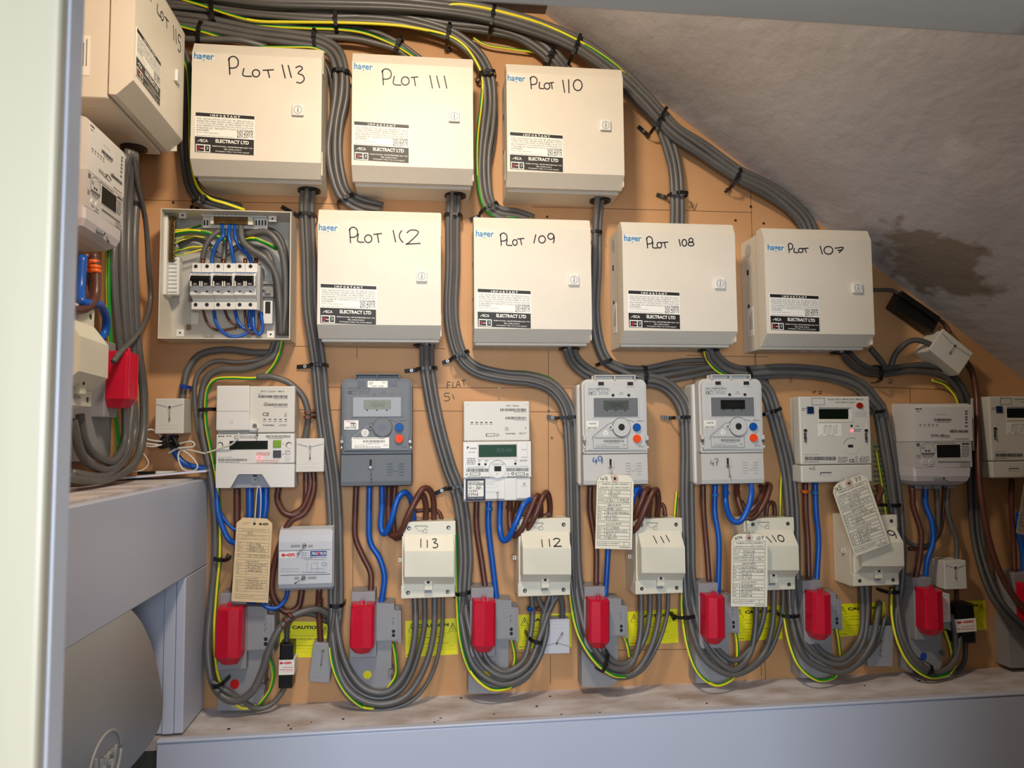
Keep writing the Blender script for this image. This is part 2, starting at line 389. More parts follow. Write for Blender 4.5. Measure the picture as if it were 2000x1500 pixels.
sf2 = slab('ceiling', mat('dark_ceiling', (112, 104, 96), .9, var=.2), XL-.1, xc+.02, -1.05, .018, ZC, ZC+.2)
slab('wall_right', mason, XR, XR+.1, -1.3, .02, ZB, .4)
slab('floor', mat('floor_concrete', (120, 118, 114), .9, var=.2), -1.6, 2.2, -2.6, .1, ZB-.05, ZB)
# boxed-in ledge along the back wall (joint along its front lip) and casing up the left wall
yl = -.158
lz = .018
tr = slab('trim_1', casing, -.46, XR, yl-.006, yl+.008, ZB, ZS-.002, .002)
o = slab('ledge_top', dusty, -.585, XR, yl+.0085, 0, ZS-.018, ZS, 0, tr)
o = slab('ledge_lip', casing, -.46, XR, yl-.008, yl+.0083, ZS-.001, ZS+.004, .0015, tr)
Xc = W(403, 1200).x; ZT = W(403, 931).z; ZU = WX(363, 1127, Xc).z; yu = WX(360, 1280, Xc).y
t2 = slab('trim_2', casing, Xc-.016, Xc, -1.0, -.001, ZU, ZT-.003, .002)
slab('casing_top', dusty, XL, Xc-.0165, -1.0, -.001, ZT-.02, ZT, 0, t2)
slab('casing_soffit', casing, XL, Xc-.0165, -1.0, -.001, ZU, ZU+.016, 0, t2)
slab('casing_upright', casing, Xc-.016, Xc, yu, -.001, ZS+.004, ZU-.001, .002, t2)
slab('casing_front', casing, Xc-.036, Xc-.0165, yu, yu+.016, ZS+.004, ZU-.001, .001, t2)
slab('casing_panel', casing, XL, Xc-.0375, yu+.004, yu+.018, ZS+.004, ZU-.001, .001, t2)
# loose lid strip lying on the casing top by the back wall
k = MB(); a = W(245, 932, 60)
k.add([(XL+.005, -.11, ZT+.002), (Xc+.01, -.055, ZT+.012), (Xc+.01, -.012, ZT+.012), (XL+.005, -.012, ZT+.002), (XL+.005, -.11, ZT+.005), (Xc+.01, -.055, ZT+.016), (Xc+.01, -.012, ZT+.016), (XL+.005, -.012, ZT+.005)],
      [(0, 1, 2, 3), (4, 5, 6, 7), (0, 1, 5, 4), (1, 2, 6, 5), (2, 3, 7, 6), (3, 0, 4, 7)], casing)
solo('cover_strip', k, 'loose white cover strip lying on top of the left casing against the wall', 'strip')
# door frame the photograph is taken through
d0 = .46; r0 = ray(92, 750); r1 = ray(142, 750); x1 = r0[0]/r0[1]*d0; d2 = x1/(r1[0]/r1[1]); yj = -D+d0
d1 = slab('door_1', jambm, x1-.2, x1, yj, yj+.012, ZB, .62, .003)
slab('jamb', jambw, x1-.15, x1+.0005, yj+.0125, -D+d2, ZB, .6, .001, d1)
zh = W(1500, 35, 0); r = ray(1500, 42)
dh = .56; th = dh/r[1]; ZH = r[2]*th
slab('door_head', hdm, x1+.02, 1.2, -D+dh-.10, -D+dh, ZH, ZH+.25, .004, d1)
# wall beyond the frame on the corridor side
slab('wall_corridor', mat('corridor_paint', (196, 190, 176), .8), -1.6, x1-.2, yj-.02, yj+.03, ZB, 1.3)
slab('wall_light_block', MATS['corridor_paint'], .485, 2.2, yj-.02, yj+.03, ZB, 1.3)  # unseen wall, brought inwards to block corridor light from the board's right side

# pencil setting-out lines, lettering and screws on the board
def pencil(pts, wpx=1.0): k = MB(WF); k.stroke(pts, wpx, .4, pink_); o = solo('pencil_line', k, parent=wb); return o
for pts in ([(270, 390), (380, 393), (700, 399)], [(1040, 404), (1330, 411), (1470, 415)], [(570, 676), (700, 678), (870, 681)], [(640, 756), (800, 757), (1120, 758)],
            [(570, 800), (900, 803), (1130, 805), (1260, 806)], [(697, 678), (697, 700)], [(1071, 668), (1071, 1000)], [(690, 960), (689, 1160)], [(1075, 1280), (1075, 1336)],
            [(1474, 670), (1474, 720)], [(1340, 694), (1500, 697)], [(1700, 756), (1850, 761)], [(1777, 757), (1778, 790)], [(1262, 757), (1345, 758)], [(1000, 1275), (1080, 1276)], [(1205, 1270), (1350, 1268)], [(1486, 1265), (1487, 1320)], [(310, 800), (420, 802)]):
    pencil(pts)
def wtext(name, items, m=pink_, wpx=1.3, label=None):
    k = MB(WF)
    for ch, a, b_, c, e in items: k.hand(ch, a, b_, c, e, .5, m, wpx)
    solo(name, k, parent=wb, label=label)
wtext('handwriting', [('F', 873, 746, 881, 759), ('L', 884, 746, 890, 757), ('A', 891, 744, 899, 756), ('T', 901, 742, 910, 754), ('5', 867, 768, 879, 783), ('1', 883, 770, 888, 780)], ink, 1.4, 'pencilled words FLAT 51')
wtext('handwriting', [('V', 1350, 396, 1362, 411)]); wtext('handwriting', [('4', 1349, 734, 1358, 744)]); wtext('handwriting', [('3', 1541, 736, 1547, 746)]); wtext('handwriting', [('2', 1735, 741, 1744, 748)])
wtext('handwriting', [('F', 1588, 764, 1594, 769), ('2', 1599, 764, 1606, 769)])
def screw(px, py, d=2, r=3.2, m=None):
    k = MB(WF); k.cyl(px, py, r, 0, d, m or brass, 12, r*.8); k.stroke([(px-r*.5, py), (px+r*.5, py)], r*.3, d+.2, dark); k.stroke([(px, py-r*.5), (px, py+r*.5)], r*.3, d+.2, dark)
    return solo('screw', k, parent=wb)
for px, py in ((338, 395), (1072, 802), (1078, 855), (975, 757), (975, 778), (1437, 430), (1492, 436), (1467, 403), (1069, 423)): screw(px, py, 2, 2.6)
# tape on the ledge front
k = MB(WF); dd = 158.5
k.poly([(974, 1424), (996, 1427), (988, 1481), (967, 1479)], dd, dd+.4, mat('brown_sticky_tape', (186, 180, 172), .4, var=.15, nscale=30)); solo('sticky_tape', k, 'short strip of translucent grey tape stuck on the white ledge front', 'tape')

# big grey cut-out cover with cast lettering, on the left wall under the casing
def lucy_box():
    X0, X1 = XL, -.425
    fr = link('service_cutout', None); tag(fr, 'large rounded grey metal service cut-out with cast oval emblem, under the left casing', 'cut-out'); fr.location = (XL, -.42, -.45)
    out = [WX(p[0], p[1], X1) for p in ((120, 1205), (200, 1150), (258, 1175), (292, 1228), (312, 1295), (323, 1370), (318, 1420), (300, 1455), (266, 1500), (210, 1560), (130, 1640))]
    pts = smooth([Vector((v.y, v.z, 0)) for v in out], 4)
    pts = [(p[0], p[1]) for p in pts]+[(pts[-1][0]-.35, pts[-1][1]), (pts[-1][0]-.35, pts[0][1])]
    cy = sum(p[0] for p in pts)/len(pts); cz = sum(p[1] for p in pts)/len(pts)
    k = MB(); rings = []
    for X, sc_ in ((X0+.001, 1.0), (X1-.045, 1.0), (X1-.02, .985), (X1-.006, .955), (X1, .91)): rings.append([(X, cy+(y-cy)*sc_, cz+(z-cz)*sc_) for y, z in pts])
    n = len(pts); vs = [v for rg in rings for v in rg]; fs = [(i*n+j, i*n+(j+1) % n, (i+1)*n+(j+1) % n, (i+1)*n+j) for i in range(4) for j in range(n)]+[tuple(4*n+j for j in range(n))]
    k.add([(x-XL, y+.42, z+.45) for x, y, z in vs], fs, lucy, True); link('cover', k.mesh('cover'), fr)
    # emblem: oval ring and raised letters on the face
    c = WX(205, 1492, X1); e = MB(); X = X1-XL+.0005
    ring_ = [(X, c.y+.42+.052*math.cos(t*math.pi/14), c.z+.45+.040*math.sin(t*math.pi/14)) for t in range(29)]
    e.tubew(ring_, .0022, lucy, 6)
    g_, f_ = text_geo('Lucy', .02); vs = []
    for dx in (0, .0035): vs += [(X-.001+dx, c.y+.42-.036+u*.072, c.z+.45-.014+v*.034) for u, v in g_]
    nn = len(g_); fs = [tuple(i for i in f) for f in f_]+[tuple(i+nn for i in f) for f in f_]
    bd = {}
    for f in f_:
        for a_, b_ in zip(f, f[1:]+f[:1]): bd[(a_, b_)] = 1
    fs += [(a_, b_, b_+nn, a_+nn) for (a_, b_) in bd if (b_, a_) not in bd]
    e.add(vs, fs, lucy); link('emblem', e.mesh('emblem'), fr)
lucy_box()
# ------------------------------------------------------------------ distribution boards
REF = (373, 91, 628, 348)
HAND = {
 '113': [('P', 445, 111, 465, 146), ('L', 474, 133, 492, 149), ('O', 493, 136, 507, 150), ('T', 513, 136, 535, 152), ('1', 550, 126, 558, 153), ('1', 562, 127, 570, 152), ('3', 577, 129, 594, 162)],
 '111': [('P', 746, 135, 765, 166), ('L', 769, 148, 785, 166), ('O', 785, 150, 800, 166), ('T', 803, 150, 818, 168), ('1', 840, 147, 846, 173), ('1', 853, 148, 860, 172), ('1', 868, 148, 874, 173)],
 '110': [('P', 1037, 150, 1051, 174), ('L', 1055, 160, 1065, 173), ('O', 1065, 162, 1076, 174), ('T', 1075, 161, 1084, 174), ('1', 1101, 156, 1105, 181), ('i', 1110, 155, 1116, 182), ('0', 1122, 156, 1139, 177)],
 '112': [('P', 682, 443, 699, 473), ('L', 699, 455, 712, 472), ('O', 713, 458, 727, 473), ('T', 730, 456, 747, 474), ('1', 768, 450, 774, 474), ('<', 780, 451, 788, 475), ('2', 795, 451, 822, 478)],
 '109': [('P', 978, 454, 992, 478), ('L', 991, 466, 1002, 478), ('O', 1003, 467, 1012, 478), ('T', 1012, 465, 1026, 478), ('/', 1044, 458, 1049, 475), ('0', 1054, 461, 1067, 475), ('9', 1072, 457, 1085, 476)],
 '108': [('P', 1265, 461, 1277, 483), ('L', 1277, 471, 1287, 483), ('O', 1286, 472, 1295, 483), ('T', 1294, 472, 1308, 484), ('1', 1329, 467, 1332, 481), ('0', 1335, 468, 1344, 481), ('8', 1347, 466, 1358, 481)],
 '107': [('P', 1543, 474, 1552, 492), ('L', 1554, 483, 1563, 492), ('O', 1563, 484, 1572, 492), ('T', 1570, 484, 1583, 493), ('1', 1605, 480, 1610, 497), ('0', 1613, 482, 1630, 497), ('7', 1634, 485, 1651, 495)],
 '115': [('P', 440, 111, 460, 146), ('L', 474, 133, 492, 149), ('O', 493, 136, 507, 150), ('T', 513, 136, 535, 152), ('1', 560, 130, 566, 156), ('1', 574, 130, 580, 156), ('5', 588, 132, 606, 162)]}
DATES = {'113': ('June 2005', 'June 2015')}
def label_print(fr, ox=0.0, oy=0.0):
    """warning sticker at its reference place on the 113 door, moved by (ox, oy) px"""
    d = 122.6; k = fr.mb(); X = lambda a: a+ox; Y = lambda a: a+oy
    k.poly([(X(381), Y(218)), (X(498), Y(226)), (X(496), Y(304)), (X(380), Y(297))], 122, d, paper)
    sl = lambda x: (x-381)*.0655
    k.poly([(X(382), Y(219)), (X(497), Y(227)), (X(497), Y(233.5)), (X(382), Y(226))], d, d+.15, lblack)
    k.poly([(X(380.5), Y(266)), (X(496), Y(273.3)), (X(495.5), Y(303.5)), (X(380.5), Y(296.5))], d, d+.15, lblack)
    def T(t, x0, y0, x1, h, m, bold=0.0, dd=.35):             # sloping line of print
        g_, f_ = text_geo(t, bold); a = fr.P(X(x0), Y(y0+sl(x0)), d); b = fr.P(X(x1), Y(y0+sl(x1)), d); hh = fr.P(X(x0), Y(y0+sl(x0)-h), d)[1]-a[1]
        k.add([(a[0]+u*(b[0]-a[0]), -(d+dd)/1000, a[1]+u*(b[1]-a[1])+v*hh) for u, v in g_], f_, m)
    T('I M P O R T A N T', 411, 227.6-2, 469, 4.6, paper, .03)
    for i, (t, xe) in enumerate((('THIS  INSTALLATION  SHOULD  BE  PERIODICALLY', 495), ('INSPECTED AND TESTED AND A REPORT ON ITS', 495), ('CONDITION OBTAINED, AS PRESCRIBED IN BS 7671', 495),
                           ('REQUIREMENTS FOR ELECTRICAL INSTALLATIONS', 495), ('PUBLISHED BY THE INSTITUTION OF ELECTRICAL', 495), ('ENGINEERS.', 409))):
        T(t, 384, 232.3+i*4.45, xe, 3.0, gink)
    T('Date of last inspection', 384, 259.2, 427, 2.6, gink); T('Recommended date of next inspection', 384, 265.0, 458, 2.6, gink)
    T('ELECTRACT LTD', 421, 276, 486, 7.0, paper, .035)
    T('BARDON HILL, LEICESTERSHIRE LE67 1TH', 415, 284.5, 493, 2.7, paper, .02); T('TEL: 01530 510011', 437, 289.3, 471, 2.7, paper, .02); T('Nottingham Office Tel: 01159 242007', 421, 294, 487, 2.7, paper, .02)
    T('ECA', 392, 276.5, 406, 5.5, paper, .02); k.stroke([(X(386), Y(276)), (X(392), Y(272.5))], 1.2, d+.4, paper)
    k.poly([(X(382.5), Y(281)), (X(411), Y(283)), (X(410.5), Y(297.5)), (X(382.5), Y(295.5))], d, d+.3, paper)
    k.poly([(X(384), Y(283)), (X(398.5), Y(284)), (X(398.5), Y(295.5)), (X(384), Y(294.5))], d, d+.45, lblack)
    k.poly([(X(400.5), Y(284)), (X(409), Y(284.8)), (X(408.7), Y(296)), (X(400.5), Y(295.3))], d, d+.45, lblack)
    k.stroke([(X(385), Y(289)), (X(392), Y(289.5))], 1.6, d+.6, redp); k.stroke([(X(388.5), Y(285)), (X(388.5), Y(294))], 1.6, d+.6, redp); k.stroke([(X(392), Y(289.5)), (X(398), Y(290))], 1.3, d+.6, paper)
    k.stroke([(X(403), Y(287)), (X(406.5), Y(288)), (X(405), Y(292)), (X(403), Y(291))], 1.1, d+.6, paper)
    for r_ in range(2):
        x = 463
        for s_ in ('5' if r_ == 0 else '6', '0', '<', '2', '0', '0' if r_ == 0 else '1', '5'):
            k.hand(s_, X(x), Y(256+r_*7), X(x+3.4), Y(262+r_*7), d+.5, marker, .8); x += 4.6
    fr.part('warning_sticker', k, fr.door, 'black and white IMPORTANT inspection sticker')
def hager(no, rect, where, lab=(0, 0), lock=(0, 0), logo=(0, 0), pose=None, sticker_side=False):
    fr = Fr('distribution_board', f'beige steel electrical box marked PLOT {no}, {where}', 'electrical box', rect, 122, REF, 'closed beige distribution boards', pose=pose)
    k = fr.mb(); x0, x1 = fr.P(373, 200, 122)[0]+.004, fr.P(628, 200, 122)[0]-.002; zt = fr.P(500, 91, 112)[1]-.004; zb = fr.P(500, 352, 85)[1]-.004
    k.boxw(x0, x1, -.084, -.001, zb, zt, steel, .0015, 1)
    body = fr.part('body', k)
    # grommet hole, knock-outs underneath and on the side, hinge slots, rating label
    k = fr.mb(); gx = fr.P(602, 350, 60)[0]
    def disc(cx, cy, cz, r, ax, m, kk, t=.001, n=20):
        vs = []
        for s_ in (0, t):
            for i in range(n):
                a = 2*math.pi*i/n
                vs.append((cx+s_, cy+r*math.cos(a), cz+r*math.sin(a)) if ax == 'x' else (cx+r*math.cos(a), cy+r*math.sin(a), cz+s_))
        kk.add(vs, [tuple(range(n)), tuple(range(n, 2*n))]+[(i, (i+1) % n, (i+1) % n+n, i+n) for i in range(n)], m)
    disc(gx, -.047, zb-.004, .023, 'z', black, k, .004); disc(gx, -.047, zb-.0045, .018, 'z', dark, k, .001)
    fr.part('grommet', k, body)
    for i in range(4):
        k = fr.mb(); disc(x0+.05+i*.033, -.047, zb-.0006, .011, 'z', steel, k, .0004); fr.part('knockout', k, body)
    for zz in (.09,):
        k = fr.mb(); disc(x0-.0006, -.04, zt-zz*.3, .015, 'x', steel_in, k, .0004); fr.part('knockout', k, body)
    for zz in (.07, .15): k = fr.mb(); k.boxw(x0-.0006, x0, -.030-.008, -.030, zt-zz-.012, zt-zz, dark); fr.part('slot', k, body)
    k = fr.mb(); k.boxw(x0-.0007, x0-.0001, -.055, -.028, zb+.035, zb+.10, paper); [k.boxw(x0-.0009, x0-.0001, -.051+i*.0045, -.0497+i*.0045, zb+.05, zb+.094-i*.006, gink) for i in range(4)]
    fr.part('rating_label', k, body)
    # door: folded front with top and bottom slopes
    k = fr.mb(); k.prof([(91, 110), (108, 122), (314, 122), (347, 97), (350, 86), (103, 86)], 373, 628, steel, dref=122)
    fr.door = door = fr.part('door', k)
    k = fr.mb(); a, b = fr.P(629, 200, 100)[0], fr.P(629, 110, 100)[1]
    for (p0, p1) in ((103, 148), (300, 345)):
        k = fr.mb(); zz0, zz1 = fr.P(629, p1, 105)[1], fr.P(629, p0, 105)[1]; k.boxw(x1+.0015, x1+.0035, -.112, -.088, zz0, zz1, steel); fr.part('hinge', k, door)
    lx, ly = lock; k = fr.mb(); k.box(570+lx, 203+ly, 593+lx, 225+ly, 122, 128, white, 1.6, 2); k.ring(581.5+lx, 214+ly, 8.0, 7.2, 128.2, gink, 18); k.stroke([(582+lx, 208.5+ly), (582+lx, 219+ly)], 1.3, 128.3, gink); k.stroke([(579+lx, 216+ly), (582+lx, 216+ly)], .9, 128.3, gink)
    fr.part('lock', k, door, 'small square white lock')
    ox, oy = logo; k = fr.mb(); k.poly([(377+ox, 101+oy), (420+ox, 104+oy), (420+ox, 121+oy), (377+ox, 118+oy)], 122, 122.3, logop)
    g_, f_ = text_geo('hager', .018); a = fr.P(379+ox, 119+oy, 122); b = fr.P(418+ox, 121.5+oy, 122); hh = .0175
    k.add([(a[0]+u*(b[0]-a[0]), -.1227, a[1]+u*(b[1]-a[1])+v*hh) for u, v in g_], f_, hagerb); fr.part('logo_strip', k, door, 'blue hager lettering on a pale strip')
    k = fr.mb(); h = HAND[no]
    if rect:                                            # photo pixels of this door -> reference pixels
        sx = (REF[2]-REF[0])/(rect[2]-rect[0]); sy = (REF[3]-REF[1])/(rect[3]-rect[1])
        tx = lambda x: REF[0]+(x-rect[0])*sx; ty = lambda y, x: REF[1]+(y-rect[1])*sy
    else: tx = lambda x: x; ty = lambda y, x: y
    for c, a0, b0, a1, b1 in h: k.hand(c, tx(a0), ty(b0, a0), tx(a1), ty(b1, a1), 122.5, marker, 2.5)
    fr.part('handwriting', k, door, f'handwritten PLOT {no} in black marker')
    label_print(fr, *lab)
    return fr
hager('113', REF, 'leftmost of the top row')
def off(rect, px, py, rx, ry):                              # where a photo point on this door falls in reference pixels, minus the reference place
    return (REF[0]+(px-rect[0])*(REF[2]-REF[0])/(rect[2]-rect[0])-rx, REF[1]+(py-rect[1])*(REF[3]-REF[1])/(rect[3]-rect[1])-ry)
for no, rect, where, lab, lock, logo in (
  ('111', (687, 110, 924, 359), 'middle of the top row', (690.5, 235.5), (886, 226.5), (711, 131)),
  ('110', (990, 131, 1218, 370), 'right end of the top row', (994.5, 256.5), (1181, 244), (1011, 154)),
  ('112', (620, 415, 861, 668), 'beside the open board', (625, 550), (822.5, 540), (642, 443)),
  ('109', (926, 430, 1155, 675), 'second closed one in the middle row', (931.5, 559.5), (1119, 547.5), (949, 455)),
  ('108', (1217, 439, 1438, 678), 'third closed one in the middle row', (1225.5, 563), (1403.5, 554.5), (1239, 464)),
  ('107', (1495, 451, 1705, 683), 'right end of the middle row under the soffit', (1502, 570), (1672, 563), (1519, 482))):
    hager(no, rect, where, off(rect, *lab, 381, 218), off(rect, *lock, 581.5, 214), off(rect, *logo, 398.5, 111))
# PLOT 115 on the left wall: far bottom corner of its door seen at (353, 288)
pt = WX(356, 275, XL+.122); hw = (W(628, 220, 122).x-W(373, 220, 122).x)/2
zoff = W(500, 314, 122).z-(W(500, 91, 122).z+W(500, 348, 122).z)/2
def hager_left():
    global REF
    fr_pose = (XL, pt.y-hw, pt.z-zoff)
    # rect None: native size, hand lettering in reference pixels
    import types
    f = hager.__globals__['Fr']
    class FL(f):
        def __init__(s, name, label, cat, rect, d, ref=None, group=None, tilt=0, pose=None, base=0): f.__init__(s, name, label, cat, ref, d, ref, group, tilt, pose, base)
    globals()['Fr'] = FL
    hager('115', None, 'on the left wall seen edge-on', pose=fr_pose); globals()['Fr'] = f
hager_left()
# ------------------------------------------------------------------ the open board: tray, terminal bars, breakers and the wires inside
def open_board():
    T0, DP = (311, 407, 566, 663), 75
    fr = Fr('distribution_board', 'open distribution board with no door, showing breakers and wires, second row left', 'electrical box', T0, DP)
    def tray():
        o = fr.mb(); x0, z1 = fr.P(314, 407, DP); x1, z0 = fr.P(566, 663, DP); z1 = fr.P(440, 410, DP)[1]; t = .0016; y0, y1 = -DP/1000, -.001
        o.boxw(x0, x1, y1-.0015, y1, z0, z1, steel_in); o.boxw(x0, x0+t, y0, y1-.0015, z0, z1, steel); o.boxw(x1-t, x1, y0, y1-.0015, z0, z1, steel)
        o.boxw(x0+t, x1-t, y0, y1-.0015, z0, z0+t, steel); o.boxw(x0+t, x1-t, y0, y1-.0015, z1-t, z1, steel)
        return fr.part('body', o)
    body = tray()
    for (a, b, c, d_) in ((349, 415, 364, 426), (524, 421, 540, 433), (344, 643, 359, 657), (521, 646, 536, 660)):   # fixing lugs
        k = fr.mb(); k.box(a, b, c, d_, 52, 54, white, 1); k.cyl((a+c)/2, (b+d_)/2, 2, 54, 54.3, dark, 10); fr.part('lug', k, body)
    # plastic carrier at the left edge with earth terminal bar
    k = fr.mb(); k.box(316, 420, 326, 575, 20, 56, white, 1); k.box(322, 500, 350, 575, 20, 40, white, .5); 
    for i in range(9): k.box(324, 504+i*7.8, 345, 507+i*7.8, 40, 43, white)
    ca = fr.part('terminal_carrier', k, body)
    k = fr.mb(); k.box(329, 422, 341, 510, 40, 48, brass, .5); eb = fr.part('earth_bar', k)
    for i in range(9): k = fr.mb(); k.cyl(335, 428+i*9.2, 3.6, 48, 50.5, brass, 10); k.stroke([(332.5, 428+i*9.2), (337.5, 428+i*9.2)], 1, 50.7, dark); fr.part('terminal_screw', k, eb)
    # top neutral bar on a white comb
    k = fr.mb(); k.box(396, 418, 523, 446, 30, 34, white, .5); k.box(393, 419, 521, 423, 34, 44, white, .5)
    for x in (398, 404, 499, 505, 511, 517): k.box(x, 430, x+2.6, 440, 34, 34.6, dark)
    for i in range(15): k.box(397+i*8.3, 418, 399.5+i*8.3, 423, 44, 47, white)
    cb = fr.part('terminal_comb', k, body)
    k = fr.mb(); k.box(411, 423, 417, 437, 34, 50, cream, .5); k.box(484, 424, 494, 439, 34, 50, cream, .5); nb = fr.part('bar_holder', k, cb)
    k = fr.mb(); k.box(417, 424, 485, 437, 36, 47, brass, .5); nb = fr.part('neutral_bar', k)
    for i in range(7): k = fr.mb(); k.cyl(422+i*9.2, 430.5, 3.3, 47, 49, brass, 10); k.stroke([(419.5+i*9.2, 430.5), (424.5+i*9.2, 430.5)], .9, 49.2, dark); fr.part('terminal_screw', k, nb)
    # rail
    k = fr.mb(); k.box(368, 549, 534, 590, 8, 14, chrome, .5); k.box(368, 580, 534, 586, 14, 18, chrome, .3); k.box(508, 549, 534, 555, 14, 26, chrome, .3); fr.part('rail', k, body)
    # three double-pole breakers with a common stepped profile
    xs = (371, 415.5, 457.5, 500)
    for i in range(3):
        a, b = xs[i]+.25, xs[i+1]-.25; xo = .8 if i == 0 else 0
        k = fr.mb(); k.prof([(514, 40), (514, 60), (531, 61), (531, 70), (538, 71), (538, 78), (558, 78), (559, 72), (576, 72), (583, 56), (590, 52), (590, 60), (604, 60), (606, 20), (514, 20)], a, b, white, dref=72)
        for c in ((a+b)/2,): k.stroke([(c, 514.5), (c, 530)], .5, 61.2, gink)
        br = fr.part('breaker', k)
        k = fr.mb(); k.box(a+.3, 531.5, b-.3, 533, 70, 70.8, mat('stripe_blue', (40, 90, 160), .4)); fr.part('stripe', k, br)
        k = fr.mb(); k.dashes(a+3, 534, b-4, 536, 71.3, gink, 1); k.text('ON', a+6, 553, a+12, 556, 87, paper); k.text('ON', a+27, 553, a+33, 556, 87, paper); fr.part('printing', k, br)
        k = fr.mb(); k.prof([(538, 77), (538, 84), (544, 91), (551, 86.5), (557, 86), (557, 77)], a+1.5, b-5, black, dref=84); fr.part('toggle', k, br)
        for c in (a, a+17.5, a+21.5, b-4): k = fr.mb(); k.box(c, 549, c+2.3, 559, 77.5, 88.5, white, .5); fr.part('toggle_guard', k, br)
        for c in ((a*3+b)/4, (a+3*b)/4):
            k = fr.mb(); k.cyl(c, 520, 3.6, 60, 61.3, dark, 16); fr.part('screw_hole', k, br)
            k = fr.mb(); k.cyl(c-.3, 595, 3.7, 60, 60.6, dark, 16); fr.part('screw_hole', k, br)
            k = fr.mb(); k.box(c-2.5, 568, c+2.5, 571, 72, 72.4, mat('indicator', (60, 40, 34), .5)); fr.part('indicator', k, br)
    k = fr.mb(); k.box(500.5, 518, 508, 606, 16, 58, mat('greyish_plastic', (168, 168, 166), .5, var=.15), 1); fr.part('end_stop', k, body)
    k = fr.mb(); k.box(510, 559, 534, 580, 16, 30, chrome, 1); k.box(517, 564, 528, 574, 30, 36, chrome, 1); k.cyl(514, 568, 2.4, 30, 31, dark, 10); fr.part('rail_clamp', k, body)
    k = fr.mb(); k.box(514, 587, 532, 632, 10, 26, white, 1); k.box(518, 589, 528, 612, 26, 27, dark, .3); fr.part('label_holder', k, body)
    k = fr.mb(); k.box(373, 610, 388, 633, 3, 6, offw, .5); fr.part('bracket', k, body)
    k = fr.mb(); k.cyl(367, 639, 7, 2, 3, clear, 20); k.box(364, 634, 371, 644, 3, 8, mat('dull_brass', (130, 112, 70), .5, .5), 1); fr.part('fixing_stud', k, body)
    # wires
    def wire(n, pts, r, m, **kw): k = fr.mb(); k.tube(pts, r, m, 9, 6, **kw); return fr.part(n, k)
    wire('grey_wire', [(429, 450, 44), (410, 466, 48), (399, 488, 46), (395, 508, 40)], 5.2, cableg)
    wire('grey_wire', [(470, 442, 52), (474, 470, 60), (492, 488, 62), (520, 506, 60), (540, 540, 50), (547, 600, 40), (549, 655, 26)], 6.2, cableg)
    wire('grey_wire', [(480, 458, 40), (520, 453, 46), (545, 478, 44), (556, 520, 40), (558, 590, 34), (552, 655, 24)], 6.6, cableg)
    wire('grey_wire', [(478, 450, 26), (530, 450, 26), (554, 480, 26), (560, 540, 26), (560, 655, 22)], 5.5, cabled)
    wire('grey_wire', [(440, 462, 20), (439, 490, 24), (436, 510, 28)], 4.8, cableg)
    wire('grey_wire', [(350, 480, 16), (380, 466, 20), (410, 480, 22), (430, 500, 20), (470, 480, 20), (500, 482, 24), (526, 500, 30), (540, 560, 28), (545, 655, 18)], 5.5, cableg)
    wire('grey_wire', [(500, 488, 40), (524, 504, 46), (542, 545, 34), (552, 620, 30)], 3.2, cableg)
    for (a, b) in ((396, 508), (436, 509), (479, 508), (500, 507)): wire('copper_end', [(a, b-3, 42), (a, b+10, 42)], 4, copper)
    for pts in ([(433, 437, 40), (436, 460, 52), (424, 475, 52), (415, 500, 46), (414, 520, 42)], [(449, 437, 40), (447, 460, 54), (453, 490, 54), (458, 520, 42)],
                [(458, 437, 40), (460, 465, 52), (470, 485, 46), (486, 500, 44), (494, 518, 42)], [(464, 478, 36), (480, 492, 36), (492, 516, 36)]): wire('blue_wire', pts, 3.4, blue)
    for pts in ([(396, 604, 30), (405, 630, 30), (425, 645, 28), (462, 640, 26)], [(438, 604, 30), (448, 625, 34), (470, 640, 30)], [(478, 604, 36), (482, 640, 40), (495, 653, 36), (505, 640, 34), (506, 612, 30)]): wire('brown_wire', pts, 2.6, brown)
    for pts in ([(417, 604, 30), (424, 635, 40), (445, 655, 44), (470, 656, 40), (490, 645, 34)], [(458, 604, 30), (466, 630, 40), (480, 642, 38), (496, 640, 34)], [(494, 604, 36), (496, 640, 44), (505, 653, 40), (513, 640, 36), (508, 604, 34)], [(488, 604, 26), (486, 630, 26), (492, 646, 26)]): wire('blue_wire', pts, 3.4, blue)
    wire('earth_wire', [(341, 455, 44), (375, 451, 48), (410, 456, 46), (440, 470, 40)], 3.8, cgreen, stripe=cyell, twist=2)
    wire('earth_wire', [(475, 470, 30), (495, 466, 48), (515, 473, 46), (540, 486, 30)], 3.8, cgreen, stripe=cyell, twist=3)
    wire('earth_wire', [(341, 450, 44), (365, 448, 30), (392, 440, 14)], 2.0, cgreen, stripe=cyell, twist=3)
    for pts in ([(341, 484, 44), (352, 488, 44), (375, 482, 40), (410, 483, 34)], [(341, 490, 44), (360, 486, 38), (395, 482, 30)], [(341, 498, 44), (360, 496, 42), (395, 487, 40)], [(341, 466, 44), (370, 461, 34), (400, 464, 24)], [(341, 475, 44), (352, 470, 36), (380, 462, 26)]): wire('earth_wire', pts, 1.6, cyell, stripe=cgreen, twist=6)
open_board()
